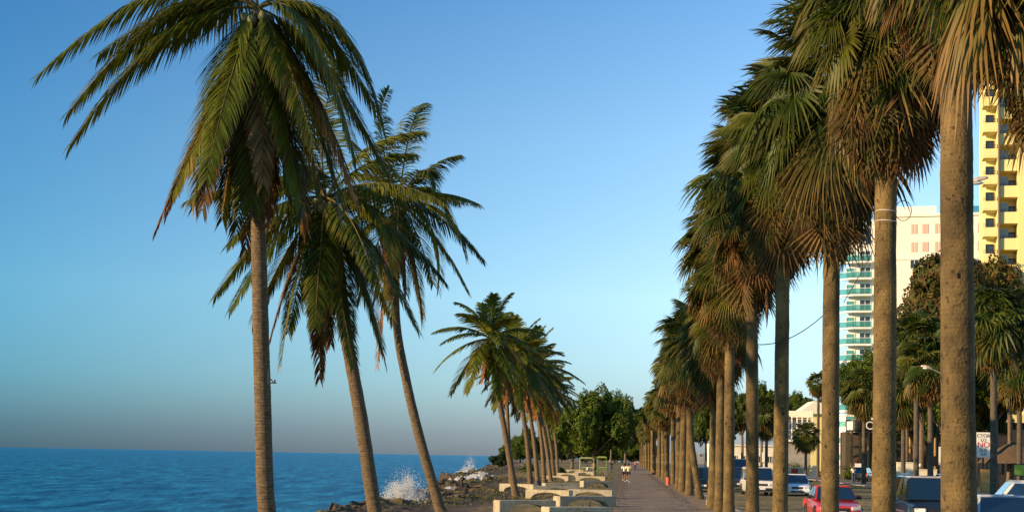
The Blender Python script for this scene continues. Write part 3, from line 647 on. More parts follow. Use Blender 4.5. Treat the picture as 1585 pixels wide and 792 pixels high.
tree(1415, .083, Hh(1415, 640, .083), 5.0, 5.0, 'low dark tree left of the black car, under the far fan palms', 'b', .3)
tree(1510, .062, Hh(1510, 640, .062), 3.4, 3.4, 'small dark tree just right of the nearest trunk', 'b', .2)
tree(1562, .058, Hh(1562, 560, .058), 5.0, 4.6, 'dark tree at the right edge above the lime green sign', 'b', .25)
tree(1402, .078, Hh(1402, 560, .078), 4.5, 5.0, 'dark leafy tree just right of the trunk with pale wires', 'b', .25)
tree(1345, .095, Hh(1345, 600, .095), 5.0, 5.0, 'leafy tree between the villa and the black curved sign', 'a', .3)

# shrubs (many leaves, one mesh each)
def shrub(px, dof, h, wd, label, cols=TG, n=1400, z=0, name='shrub', seed=1, size=.12):
    p = G(px, dof, z)
    mb_ = leafy([(random.Random(seed + i).uniform(-wd / 2, wd / 2), random.Random(seed * 3 + i).uniform(-.5, .5), h * .45, h * .5) for i in range(7)], n, size, cols, seed)
    o = link(name, mb_, None, p); tag(o, label, 'shrub'); return o
shrub(1236, .095, 2.0, 4.5, 'low hedge in front of the house with the white veranda', seed=5, n=2500)
shrub(1318, .080, 1.6, 2.0, 'dark bush left of the ochre columns', seed=6)
shrub(826, .10, 1.2, 5, 'scrubby bush on the shore behind the coconut trunks', seed=8, z=-.3)
shrub(873, .085, .9, 1.2, 'small green bush by the far end of the benches', seed=9)

# ------------------------------------------------------------------ benches
def bench_mesh(Lb, D=.72, H=.48):
    poly = [(-Lb / 2, 0), (-Lb / 2, H), (Lb / 2, H), (Lb / 2, 0)]
    aw = Lb * .36; n_ = 14
    for i in range(n_ + 1):
        a = math.pi * i / n_; poly.append((aw * math.cos(a), .34 * math.sin(a) ** .8 if 0 < i < n_ else 0))
    # split into top beam + strips so that faces stay convex
    mb = MB(); xs = [-Lb / 2] + [-aw * math.cos(math.pi * i / n_) for i in range(n_ + 1)] + [Lb / 2]
    zb = [0] + [(.34 * math.sin(math.pi * i / n_) ** .8 if 0 < i < n_ else 0) for i in range(n_ + 1)] + [0]
    bm = bmesh.new(); V = []
    for x_, z_ in zip(xs, zb): V.append([bm.verts.new((x_, y_, zz)) for y_ in (-D / 2, D / 2) for zz in (z_, H)])
    for i in range(len(xs) - 1):
        a, b_ = V[i], V[i + 1]
        bm.faces.new((a[0], b_[0], b_[1], a[1])); bm.faces.new((a[2], a[3], b_[3], b_[2])); bm.faces.new((a[1], b_[1], b_[3], a[3])); bm.faces.new((a[0], a[2], b_[2], b_[0]))
    for q in (V[0], V[-1]): bm.faces.new((q[0], q[1], q[3], q[2]))
    bmesh.ops.recalc_face_normals(bm, faces=bm.faces)
    ed = [q for q in bm.edges if len(q.link_faces) == 2 and q.calc_face_angle() > .9]
    bmesh.ops.bevel(bm, geom=ed, offset=.018, segments=2, affect='EDGES')
    me = bpy.data.meshes.new('concrete_bench'); bm.to_mesh(me); bm.free(); me.materials.append(M['concrete']); return me
BM = {2.4: bench_mesh(2.4), 2.8: bench_mesh(2.8)}
BN = [(908, .0226, 27, 2.4, 'nearest concrete arch bench at the bottom edge, beside the walk'),
      (812, .0256, 26, 2.4, 'grey shaded arch bench furthest left, near the bottom edge'),
      (905, .0289, 28, 2.8, 'shaded arch bench directly behind the nearest one'),
      (850, .0340, -14, 2.4, 'cream sunlit arch bench with its dark arch behind the furthest left bench'),
      (915, .0350, -8, 2.4, 'cream sunlit arch bench by the walk, third back from the camera'),
      (858, .0385, 18, 2.8, 'low cream bench just behind the two sunlit ones'),
      (803, .0405, -22, 2.4, 'bench with its arch half hidden by the first distant coconut trunk'),
      (868, .0425, 22, 2.4, 'bench whose top shows as a pale strip right of the dark bin'),
      (923, .0480, 26, 2.4, 'grey bench with a wide sunlit arch by the edge of the walk'),
      (862, .0590, -14, 2.4, 'far cream bench with a small arch, among the coconut trunks'),
      (915, .0600, -10, 2.8, 'far cream bench by the walk, second behind the sunlit arch'),
      (880, .0700, -14, 2.4, 'far cream bench in the middle of the group'),
      (905, .0790, -10, 2.4, 'far cream bench with a rounded top before the green stalls'),
      (925, .0850, 20, 2.4, 'far bench beside the trunk of the broad tree'),
      (890, .0900, -12, 2.4, 'farthest bench, left of the green stalls')]
for px, dof, a, Lb, lab in BN:
    o = link('concrete_bench', BM[Lb], None, G(px, dof, -.02), R(a)); tag(o, lab, 'bench', 'concrete arch benches along the walk')
    d = o.location.y
    if o.location.x > -1.6: o.location.x = -1.75
sand = MB()

# litter bin, dark bin
def bin_(px, dof, r, h, m, label, z=0):
    t = thing('litter_bin', label, 'bin', G(px, dof, z)); mb = MB(); mb.tube([(0, 0, 0), (0, 0, h * .9)], [r * .85, r], 14); mb.build('barrel', m, t, smooth=False)
    MB().tube([(0, 0, h * .9), (0, 0, h * .96), (0, 0, h)], [r * 1.06, r * 1.06, r * .8], 14).build('rim', M['dark'], t)
bin_(832, .0435, .24, .6, mat('purple_plastic', (.05, .035, .06), .6), 'dark bin standing among the benches', -.03)
bin_(1034, .0535, .2, .75, mat('red_plastic', (.5, .09, .05), .6), 'small red bin at the foot of a fan palm beside the walk', .004)

# green stalls under the broad tree
gp = mat('green_metal', (.20, .32, .06), .5); wp = mat('pale_green_metal', (.42, .48, .25), .5)
def stall(px, dof, wd, h, label, m1, m2):
    t = thing('market_stall', label, 'stall', G(px, dof, 0), 0, 'stalls under the broad tree')
    for sx_ in (-1, 1):
        for sy_ in (-1, 1): MB().box((sx_ * wd / 2, sy_ * .6, h / 2), (.07, .07, h)).build('post', m1, t)
    mb = MB(); b0 = [(-wd / 2 - .15, -.75, h), (wd / 2 + .15, -.75, h), (wd / 2 + .15, .75, h), (-wd / 2 - .15, .75, h)]
    mb.quad(*b0); tp = [(-wd / 2 + .1, 0, h + .22), (wd / 2 - .1, 0, h + .22)]
    mb.quad(b0[0], b0[1], tp[1], tp[0]); mb.quad(b0[2], b0[3], tp[0], tp[1]); mb.quad(b0[1], b0[2], tp[1]); mb.quad(b0[3], b0[0], tp[0]); mb.build('canopy', m2, t)
    MB().box((0, 0, h * .42), (wd, 1.1, .06)).build('counter', m2, t)
    mb = MB()
    for i in range(6): mb.box((-wd / 2 + wd * (i + .5) / 6, -.55, h * .2), (.04, .04, h * .4))
    mb.box((0, -.55, h * .1), (wd, .04, .05)); mb.build('railing', m1, t)
stall(908, .0875, 1.9, 2.0, 'pale stall frame left of the broad tree trunk', wp, wp)
stall(931, .0865, 1.2, 2.15, 'bright green stall right of the broad tree trunk', gp, mat('lime_canopy', (.35, .42, .09), .6))

# ------------------------------------------------------------------ people
def body_mesh(joints, edges, name, mt, sub=1):
    me = bpy.data.meshes.new(name); me.from_pydata([j[0] for j in joints], edges, []); o = bpy.data.objects.new(name, me); C.objects.link(o)
    sk = o.modifiers.new('s', 'SKIN'); ss = o.modifiers.new('u', 'SUBSURF'); ss.levels = sub; ss.render_levels = sub
    for i, j in enumerate(joints): me.skin_vertices[0].data[i].radius = (j[1], j[1] if len(j) < 3 else j[2])
    me.skin_vertices[0].data[0].use_root = True
    dg = bpy.context.evaluated_depsgraph_get(); dg.update(); ev = o.evaluated_get(dg); m2 = bpy.data.meshes.new_from_object(ev); bpy.data.objects.remove(o)
    m2.materials.clear(); m2.materials.append(mt); m2.polygons.foreach_set('use_smooth', [True] * len(m2.polygons)); m2.name = name; return m2
def head_mesh(mt):
    mb = MB(); mb.ball((0, 0, 0), .105, 14, (.78, .92, 1.12)); mb.ball((0, -.1, -.012), .02, 6, (.8, 1, 1.2)); mb.ball((.082, 0, -.01), .022, 6, (.4, 1, 1.4)); mb.ball((-.082, 0, -.01), .022, 6, (.4, 1, 1.4))
    return mb
def person(loc, rz, label, pose, shirt, shorts, shoes, h=1.7, trousers=False):
    t = thing('person', label, 'person', loc, rz); k = h / 1.72
    hip = .93; J = {}
    if pose == 'jog': kneeL, ankL, kneeR, ankR = (.09, -.28, .56), (.10, -.02, .22), (-.09, .04, .50), (-.1, .02, .09); elL, haL, elR, haR = (.27, .14, 1.16), (.22, -.12, 1.12), (-.27, -.02, 1.13), (-.2, -.26, 1.2); sh = 1.42; hz = hip
    elif pose == 'sit': hip = .42; kneeL, ankL, kneeR, ankR = (.12, -.42, .44), (.12, -.46, .08), (-.12, -.42, .44), (-.12, -.46, .08); elL, haL, elR, haR = (.25, -.1, .66), (.14, -.34, .56), (-.25, -.1, .66), (-.14, -.34, .56); sh = .90
    else: kneeL, ankL, kneeR, ankR = (.1, -.02, .5), (.11, 0, .09), (-.1, .0, .5), (-.11, .02, .09); elL, haL, elR, haR = (.26, .03, 1.14), (.25, -.08, .9), (-.26, .03, 1.14), (-.25, -.08, .9); sh = 1.42
    j = [((0, 0, hip), .13, .10), ((0, 0, (hip + sh) / 2), .13, .09), ((0, 0, sh), .12, .09), ((0, -.01, sh + .09), .055), ((0, -.015, sh + .15), .05),
         ((.19, 0, sh), .062), (elL, .045), (haL, .032), ((-.19, 0, sh), .062), (elR, .045), (haR, .032),
         ((.1, 0, hip - .04), .095), (kneeL, .062), (ankL, .042), ((-.1, 0, hip - .04), .095), (kneeR, .062), (ankR, .042),
         ((ankL[0], ankL[1] - .15, max(.035, ankL[2] - .07)), .035), ((ankR[0], ankR[1] - .15, max(.035, ankR[2] - .07)), .035),
         ((haL[0], haL[1] - .05, haL[2] - .07), .025), ((haR[0], haR[1] - .05, haR[2] - .07), .025)]
    ed = [(0, 1), (1, 2), (2, 3), (3, 4), (2, 5), (5, 6), (6, 7), (2, 8), (8, 9), (9, 10), (0, 11), (11, 12), (12, 13), (0, 14), (14, 15), (15, 16), (13, 17), (16, 18), (7, 19), (10, 20)]
    b = link('body', body_mesh(j, ed, 'body', M['skin'], 1), t); b.scale = (k, k, k)
    hd = head_mesh(None); hd.v = [(v[0], v[1] - .02, v[2] + sh + .235) for v in hd.v]
    # join head into the body mesh so that it is one figure
    bm = bmesh.new(); bm.from_mesh(b.data); hm = hd.mesh('h', M['skin'], True); bm.from_mesh(hm); bm.to_mesh(b.data); bm.free()
    hr = MB(); hr.ball((0, .012, sh + .262), .112, 12, (.84, .95, 1.0)); o = hr.build('hair', M['hair'], t, smooth=True); o.scale = (k, k, k)
    s2 = [((0, 0, hip + .02), .155, .12), ((0, 0, (hip + sh) / 2), .15, .115), ((0, 0, sh + .0), .14, .11), ((.19, 0, sh), .085), ((.19 + (elL[0] - .19) * .8, elL[1] * .8, sh + (elL[2] - sh) * .8), .07), ((-.19, 0, sh), .085), ((-.19 + (elR[0] + .19) * .8, elR[1] * .8, sh + (elR[2] - sh) * .8), .07)]
    o = link('shirt', body_mesh(s2, [(0, 1), (1, 2), (2, 3), (3, 4), (2, 5), (5, 6)], 'shirt', shirt), t); o.scale = (k, k, k)
    f_ = .97 if trousers else .62; lp = lambda a, b_: tuple(a[i] + (b_[i] - a[i]) * f_ for i in range(3))
    s3 = [((0, 0, hip + .05), .15, .12), ((.1, 0, hip - .03), .12), (lp((.1, 0, hip), kneeL), .085), ((-.1, 0, hip - .03), .12), (lp((-.1, 0, hip), kneeR), .085)]
    e3 = [(0, 1), (1, 2), (0, 3), (3, 4)]
    if trousers: s3 += [(ankL, .06), (ankR, .06)]; e3 += [(2, 5), (4, 6)]
    o = link('trousers' if trousers else 'shorts', body_mesh(s3, e3, 'trousers' if trousers else 'shorts', shorts), t); o.scale = (k, k, k)
    for a_ in (ankL, ankR):
        o = MB().ball((a_[0], a_[1] - .06, max(.05, a_[2] - .05)), .14, 10, (.36, 1, .42)).build('shoe', shoes, t, smooth=True); o.scale = (k, k, k)
    return t
cl = lambda n_, c: mat(n_, c, .85)
ysh = cl('yellow_cotton', (.85, .78, .36)); wsh = cl('white_cotton', (.82, .80, .66)); nav = cl('dark_cotton', (.03, .025, .03)); shoe = cl('white_shoe', (.75, .74, .72)); jean = cl('denim', (.06, .09, .15)); rsh = cl('red_cotton', (.62, .09, .05)); pk = cl('pink_cotton', (.45, .1, .13))
person(G(972.5, .0586), R(180), 'jogger in a yellow shirt running away along the walk', 'jog', ysh, nav, shoe)
person(G(966, .0600), R(180), 'jogger in a white shirt just left of the one in yellow', 'jog', wsh, nav, shoe, 1.66)
person(G(1321, .068, .05), R(20), 'person in pale shirt and jeans standing at the far kerb', 'stand', wsh, jean, nav, 1.72, True)
person(G(983, .115), R(160), 'distant person in a dark pink shirt near the fan palms', 'stand', pk, nav, nav, 1.72, True)
person(G(946, .095), R(200), 'distant person in dark clothes right of the green stall', 'stand', nav, jean, nav, 1.7, True)
person(G(909, .084), R(90), 'person in a white shirt seated at the pale stall', 'sit', wsh, jean, nav, 1.7, True)
sp_ = G(1099, .0310, .004); sp_.x = max(sp_.x, 3.7)
person(sp_ + Vector((0, 0, .0)), R(100), 'person in an orange red shirt seated low between the palm trunks', 'sit', rsh, jean, nav, 1.6, True)
sb_ = MB(); sb_.box((0, 0, .15), (.42, .42, .3), top=.9); o = sb_.build('stone_block', M['concrete'], None, sp_ + Vector((.02, .02, 0)), bevel=.03); tag(o, 'low stone block the person in red sits on', 'stone')
sb_ = MB(); sb_.box((0, 0, .2), (.42, .42, .04)).box((0, 0, .09), (.34, .34, .18)); o = sb_.build('stool', wp, None, G(909, .084), bevel=.01); tag(o, 'small pale stool under the seated person at the stall', 'stool')
o.scale = (1, 1, 1.45)

# ------------------------------------------------------------------ vehicles
def loft(mb, secs, mi=0):
    """secs: list of rings (same point count) lofted, both ends capped"""
    b = len(mb.v); k = len(secs[0])
    for s in secs: mb.v += [tuple(p) for p in s]
    for i in range(len(secs) - 1):
        for j in range(k):
            mb.f.append((b + i * k + j, b + i * k + (j + 1) % k, b + (i + 1) * k + (j + 1) % k, b + (i + 1) * k + j)); mb.m.append(mi)
    mb.f.append(tuple(b + j for j in reversed(range(k)))); mb.m.append(mi); mb.f.append(tuple(b + (len(secs) - 1) * k + j for j in range(k))); mb.m.append(mi)
def ring(y, hw, z0, z1, rb=.1, inw=.06, crown=.02):
    return [(-hw + inw, y, z0), (-hw, y, z0 + rb * 1.3), (-hw - .0, y, (z0 + z1) * .55), (-hw + inw * .7, y, z1 - rb * .4), (-hw + inw * .7 + rb, y, z1), (0, y, z1 + crown), (hw - inw * .7 - rb, y, z1), (hw - inw * .7, y, z1 - rb * .4), (hw, y, (z0 + z1) * .55), (hw, y, z0 + rb * 1.3), (hw - inw, y, z0)]
def car(loc, rz, label, cat, paint, kind='sedan', Lc=4.4, Wc=1.75, Hc=1.43, grp='vehicles on the seafront road', name='parked_car', rails=False, trim=None):
    t = thing(name, label, cat, loc, rz, grp); hw = Wc / 2; f = -Lc / 2; r_ = Lc / 2
    suv = kind in ('suv', 'van', 'bus'); gc = .22 if not suv else .3; belt = Hc * (.64 if kind == 'sedan' else .60 if kind == 'suv' else .55)
    hood = belt - (.10 if kind != 'van' else .02); rw = .31 if kind == 'sedan' else .36
    if kind == 'sedan': st = [(f, .86, gc + .12, hood - .22), (f + .10, .95, gc, hood - .12), (f + .5, 1, gc, hood - .03), (f + 1.25, 1, gc, hood + .05), (r_ - 1.0, 1, gc, belt + .02), (r_ - .15, .97, gc, belt), (r_, .9, gc + .12, belt - .12)]; g0, g1, g2, g3 = f + 1.15, f + 1.85, r_ - 1.35, r_ - .75
    elif kind == 'suv': st = [(f, .9, gc + .08, hood - .16), (f + .10, .97, gc, hood - .06), (f + .5, 1, gc, hood + .0), (f + 1.15, 1, gc, hood + .07), (r_ - .3, 1, gc, belt + .02), (r_, .96, gc + .1, belt - .02)]; g0, g1, g2, g3 = f + 1.05, f + 1.6, r_ - .5, r_ - .08
    else: st = [(f, .88, gc + .05, hood - .12), (f + .10, .96, gc, hood - .02), (f + .35, 1, gc, hood + .02), (f + .9, 1, gc, belt), (r_ - .2, 1, gc, belt + .0), (r_, .97, gc + .05, belt)]; g0, g1, g2, g3 = f + .3, f + 1.0, r_ - .2, r_ - .04
    mb = MB(); loft(mb, [ring(y, hw * k, z0, z1) for y, k, z0, z1 in st]); mb.build('body', paint, t, smooth=False, bevel=.012)
    # glasshouse, roof and pillars
    wb, wt = hw * .93, hw * (.76 if kind != 'van' else .86); zt = Hc - .05; zb = belt - .02
    gl = MB(); gl.v += [(-wb, g0, zb), (wb, g0, zb), (wb, g3, zb), (-wb, g3, zb), (-wt, g1, zt), (wt, g1, zt), (wt, g2, zt), (-wt, g2, zt)]
    V = [Vector(v) for v in gl.v]
    def pane(nm, a, b_, c, d, ins=.06):
        cc = (V[a] + V[b_] + V[c] + V[d]) / 4; n_ = (V[b_] - V[a]).cross(V[d] - V[a]).normalized()
        if n_.dot(cc - Vector((0, (g0 + g3) / 2, (zb + zt) / 2))) < 0: n_ = -n_
        pts = [v + (cc - v).normalized() * ins + n_ * .012 for v in (V[a], V[b_], V[c], V[d])]; m_ = MB(); m_.quad(*pts); m_.quad(*[p - n_ * .01 for p in reversed(pts)]); return m_.build(nm, M['carglass'], t)
    shell = MB(); loft(shell, [[V[0], V[1], V[2], V[3]], [V[4], V[5], V[6], V[7]]]); shell.build('cabin', paint, t, bevel=.03)
    pane('windscreen', 0, 1, 5, 4); pane('rear_window', 3, 2, 6, 7)
    for sgn, (a, b_, c, d) in ((-1, (0, 3, 7, 4)), (1, (1, 2, 6, 5))):
        n_ = 2 if kind == 'sedan' else 3
        for i in range(n_):
            u0, u1 = i / n_ + .02, (i + 1) / n_ - .02
            q = [V[a].lerp(V[b_], u0), V[a].lerp(V[b_], u1), V[d].lerp(V[c], u1), V[d].lerp(V[c], u0)]
            cc = sum(q, Vector()) / 4; m_ = MB(); m_.quad(*[v + (cc - v) * .16 + Vector((sgn * .014, 0, .002)) for v in q]); m_.build('side_window', M['carglass'], t)
    rf = MB(); rf.box((0, (g1 + g2) / 2, Hc - .025), (wt * 2 * .99, (g2 - g1) * 1.03, .055), top=.93); rf.build('roof', trim or paint, t, bevel=.02)
    for sx_ in (-1, 1):
        for yw in (f + .78, r_ - .85):
            wh = MB(); wh.disc((0, 0, 0), (1, 0, 0), rw, .2, 24); o = wh.build('tyre', M['rubber'], t, (sx_ * (hw - .09), yw, rw))
            rm = MB(); rm.disc((sx_ * .05, 0, 0), (1, 0, 0), rw * .62, .12, 10); rm.build('rim', M['chrome'], o)
            ar = MB(); pts = [(sx_ * (hw + .004), yw + math.cos(a_) * rw * 1.13, rw + math.sin(a_) * rw * 1.13) for a_ in [math.pi * i / 10 for i in range(11)]]
            ar.tube(pts, .03, 6); ar.build('wheel_arch', M['rubber'], t)
        zz = hood - .17 - (.05 if suv else .02)
        h_ = MB(); h_.box((sx_ * hw * .66, f + .035, zz), (hw * .42, .13, .17 if suv else .14), rz=sx_ * .18); h_.build('headlight', M['lamp'], t, bevel=.03)
        h_ = MB(); h_.box((sx_ * hw * .72, f + .05, gc + .2), (.14, .1, .09)); h_.build('fog_light', M['lamp'], t, bevel=.02)
        m_ = MB(); m_.box((sx_ * (hw + .07), g0 + .45, belt + .08), (.2, .09, .14)); m_.build('door_mirror', paint if kind == 'suv' else M['dark'], t, bevel=.03)
        h_ = MB(); h_.box((sx_ * (hw - .08), r_ - .02, belt - .2), (.18, .08, .3)); h_.build('tail_light', M['red'], t, bevel=.02)
        for yd in (0, 1.0): h_ = MB(); h_.box((sx_ * (hw + .012), yd, belt - .12), (.03, .16, .03)); h_.build('door_handle', M['chrome'], t)
    gr_ = MB(); gr_.box((0, f + .012, hood - .24), (hw * .78, .06, .13)); 
    gr_.build('grille', M['dark'], t, bevel=.01)
    bmp = MB(); bmp.box((0, f + .02, gc + .16), (Wc * .93, .2, .2)); bmp.build('bumper', trim or (M['dark'] if kind == 'van' else paint), t, bevel=.05)
    ai = MB(); ai.box((0, f - .085, gc + .13), (hw * .9, .03, .1)); ai.build('air_intake', M['dark'], t)
    pl = MB(); pl.box((0, f - .095, gc + .22), (.36, .02, .13)); pl.build('number_plate', M['white'], t)
    if rails:
        for sx_ in (-1, 1): MB().tube([(sx_ * wt * .86, g1 + .1, Hc + .02), (sx_ * wt * .86, g1 + .2, Hc + .06), (sx_ * wt * .86, g2 - .2, Hc + .06), (sx_ * wt * .86, g2 - .1, Hc + .02)], .02, 6).build('roof_rail', M['chrome'], t)
    return t
M['carglass'] = mat('car_glass', (.005, .016, .028), .05, spec=1.0, coat=1)
pt = lambda n_, c, r=.3: mat(n_, c, r, coat=.8)
def RG(px, dof):                                 # point on the road surface
    p = G(px, dof, -.08); p.z = -.10 + (p.x - 4.93) / 17.07 * .06 + .004; return p
mainz = lambda p: p
car(RG(1459, .0200) + Vector((0, 2.3, 0)), R(-2), 'black off-road car with roof rails driving toward the camera, behind the nearest trunk', 'car', pt('black_paint', (.012, .016, .022)), 'suv', 4.7, 1.84, 1.86, name='off_road_car', rails=True, trim=pt('silver_roof', (.45, .43, .4)))
car(RG(1583, .0168) + Vector((0, 2.2, 0)), R(-2), 'silver car with a blue-reflecting windscreen at the right edge of the photo', 'car', pt('silver_paint', (.48, .50, .52)), 'sedan', 4.4, 1.74, 1.44)
car(RG(1592, .0215) + Vector((0, 0, 0)), R(-96), 'white estate car seen from the side behind the silver car', 'car', pt('white_paint_car', (.74, .72, .66)), 'suv', 4.4, 1.75, 1.76)
car(RG(1302, .0232) + Vector((0, 2.2, 0)), R(0), 'red sedan driving toward the camera behind two palm trunks', 'car', pt('red_car_paint', (.52, .035, .03)), 'sedan', 4.2, 1.65, 1.40)
car(RG(1238, .0410) + Vector((0, 2.2, 0)), R(-4), 'white sedan with a dark windscreen between two palm trunks', 'car', pt('pearl_paint', (.66, .70, .72)), 'sedan', 4.4, 1.74, 1.43)
car(RG(1177, .0405) + Vector((0, 2.2, 0)), R(3), 'white van with a black bumper behind the thin straight palm', 'van', pt('van_white', (.78, .74, .66)), 'van', 4.4, 1.7, 1.85, name='van')
car(RG(1144, .0480) + Vector((0, 2.2, 0)), R(0), 'dark blue off-road car left of the white van', 'car', pt('navy_paint', (.02, .045, .10)), 'suv', 4.6, 1.8, 1.75, name='off_road_car')
car(RG(1148, .0700) + Vector((0, 2.2, 0)), R(0), 'tall white delivery van further back above the dark blue car', 'van', bpy.data.materials['van_white'], 'van', 5.4, 1.95, 2.4, name='delivery_van')
car(RG(1089, .0440) + Vector((0, 2.2, 0)), R(0), 'dark teal car glimpsed between the trunk with the curved foot and the group of three', 'car', pt('teal_paint', (.02, .05, .06)), 'suv', 4.4, 1.75, 1.72)
car(RG(1092, .0700) + Vector((0, 2.2, 0)), R(0), 'blue car far back, seen over the dark teal one', 'car', pt('blue_car_paint', (.03, .09, .2)), 'sedan', 4.4, 1.75, 1.5)
car(RG(1336, .0730) + Vector((0, 0, 0)), R(160), 'dark car parked at the far kerb beside the standing person', 'car', pt('brown_paint', (.05, .04, .04)), 'suv', 4.3, 1.7, 1.65)
car(RG(1170, .0900), R(0), 'dark parked car far back behind the white van', 'car', bpy.data.materials['navy_paint'], 'sedan', 4.4, 1.75, 1.45)
for i, (px, dof, c) in enumerate([(955, .30, 'silver_paint'), (963, .33, 'blue_car_paint'), (949, .36, 'pearl_paint')]):
    p = G(px, dof, 0); car(p, R(90), 'tiny far car at the end of the walk, %s' % ('grey, in the middle' if i == 0 else 'blue, nearest the palms' if i == 1 else 'white, left of the others'), 'car', bpy.data.materials[c], 'sedan', grp='cars parked at the far end of the walk')

# ------------------------------------------------------------------ buildings
def wall_box(mb, c, d, rz=0): mb.box(c, d, rz); return mb
# white tower with teal balconies (about 258 m away); local x to the right, local -y toward the camera
def win(parent, x, y, z, w_, h_, gl='glass', fr='white', mull=1, nm='window'):
    """window facing local -y standing 3 mm proud"""
    f_ = MB(); t_ = .12
    for cx, cz, a, b_ in ((x, z + h_ / 2, w_ + t_, t_), (x, z - h_ / 2, w_ + t_, t_), (x - w_ / 2, z, t_, h_ - t_), (x + w_ / 2, z, t_, h_ - t_)): f_.box((cx, y - .06, cz), (a, .12, b_))
    for m_ in range(mull): f_.box((x - w_ / 2 + w_ * (m_ + 1) / (mull + 1), y - .05, z), (.1, .08, h_ - t_))
    o = f_.build(nm, M[fr], parent); g_ = MB(); g_.box((x, y - .015, z), (w_ - .1, .03, h_ - .1)); g_.build('pane', M[gl], o); return o
D1 = .117
p0 = G(1301, D1, -.14); p1 = G(1545, D1, -.14)
T1 = thing('apartment_tower', 'white apartment tower with teal glass balconies and a cream facade', 'building', p0, R(-10))
s = D1; topz = Hh(1400, 333, D1); Wt = (p1 - p0).length
bx1 = 44 * s                                        # balcony wing width
mb = MB(); wall_box(mb, (bx1 / 2 + 1.2, 6, topz / 2 - .2), (bx1 - 2.4 + 2.4, 10, topz - .4)); mb.build('balcony_wing', M['wall_white'], T1)
mb = MB(); wall_box(mb, (bx1 + (Wt - bx1) / 2 + 1.2, 7, topz / 2), (Wt - bx1, 14, topz)); mb.build('wall', M['wall_cream'], T1)
mb = MB(); mb.box((bx1 + (Wt - bx1) / 2 + 1.2, 6.96, Hh(1400, 400, D1)), (Wt - bx1 + .3, 14.3, .5)); mb.box((bx1 + (Wt - bx1) / 2 + 1.2, 6.96, topz), (Wt - bx1 + .5, 14.5, .5)); mb.build('cornice', M['wall_cream'], T1)
MB().box((bx1 + 7, 8, topz + 1.3), (9, 8, 2.1)).build('roof_house', M['wall_white'], T1); MB().box((bx1 + 19, 8, topz + 1.1), (5, 6, 1.7)).build('roof_house', M['wall_white'], T1)
mb = MB(); mb.box((bx1 + 2.6, .5, topz + .95), (3.0, .1, 1.2)); mb.box((bx1 + 20.5, .5, topz + .95), (7.0, .1, 1.2)); mb.build('roof_glass_screen', mat('blue_roof_glass', (.05, .25, .4), .2), T1)
fl = 3.0; k = 0
zf = Hh(1320, 405, D1)
while zf - k * fl > 2:
    z = zf - k * fl
    bl = thing.__call__('balcony', '', 'x') if False else bpy.data.objects.new('balcony', None); C.objects.link(bl); bl.parent = T1
    w2 = bx1 + .2; cut = 2.6
    poly = [(-.6, .9), (cut - .6, -1.2), (w2, -1.2), (w2, .98), (-.6, .98)]
    mbs = MB(); n_ = len(poly)
    mbs.v += [(x_, y_, z) for x_, y_ in poly] + [(x_, y_, z + .32) for x_, y_ in poly]
    mbs.f += [tuple(range(n_ - 1, -1, -1)), tuple(range(n_, 2 * n_))] + [(i, (i + 1) % n_, n_ + (i + 1) % n_, n_ + i) for i in range(n_)]; mbs.m += [0] * (n_ + 2)
    mbs.build('slab', M['wall_white'], bl)
    ra = MB()
    for (a, b_) in ((poly[0], poly[1]), (poly[1], poly[2])):
        av, bv = Vector((*a, 0)), Vector((*b_, 0)); c = (av + bv) / 2; L_ = (bv - av).length; ang = math.atan2(bv.y - av.y, bv.x - av.x)
        ra.box((c.x, c.y + .06, z + .86), (L_ - .06, .05, 1.0), ang)
    ra.build('glass_rail', M['teal_rail'], bl)
    hr = MB()
    for (a, b_) in ((poly[0], poly[1]), (poly[1], poly[2])):
        av, bv = Vector((*a, 0)), Vector((*b_, 0)); c = (av + bv) / 2; L_ = (bv - av).length; ang = math.atan2(bv.y - av.y, bv.x - av.x); hr.box((c.x, c.y + .06, z + 1.4), (L_, .1, .07), ang)
    hr.build('handrail', M['white'], bl)
    win(T1, bx1 - 1.0, .997, z + 1.45, 1.9, 2.0, 'glass', 'white', 1); win(T1, 1.6, .997, z + 1.35, 1.5, 1.9, 'teal', 'white', 0)
    k += 1
win(T1, bx1 - 1.0, .997, zf + 1.45 + fl * 1.2, 2.2, 3.0, 'glass', 'white', 1)
def sx1(px): return (px - 1301) * D1 - .2
for r_, (ya, yb) in enumerate(((347, 362), (375, 390))):
    for pxs_ in ((1407, 1415), (1423, 1432), (1442, 1450), (1505, 1511), (1526, 1531)):
        a, b_ = sx1(pxs_[0]), sx1(pxs_[1]); za, zb_ = Hh(1420, ya, D1), Hh(1420, yb, D1)
        m_ = MB()
        m_.box(((a + b_) / 2 - .25, -.03, (za + zb_) / 2), ((b_ - a) * .46, .08, za - zb_)); m_.box(((a + b_) / 2 + .35, -.03, (za + zb_) / 2), ((b_ - a) * .46, .08, za - zb_)); m_.build('shutter', M['pink'], T1)
for r_ in range(4):
    za = Hh(1420, 408 + r_ * 27, D1)
    for q in (1412, 1440, 1468, 1497, 1525): win(T1, sx1(q), 0, za, 1.5, 1.9, 'glass', 'white', 1)

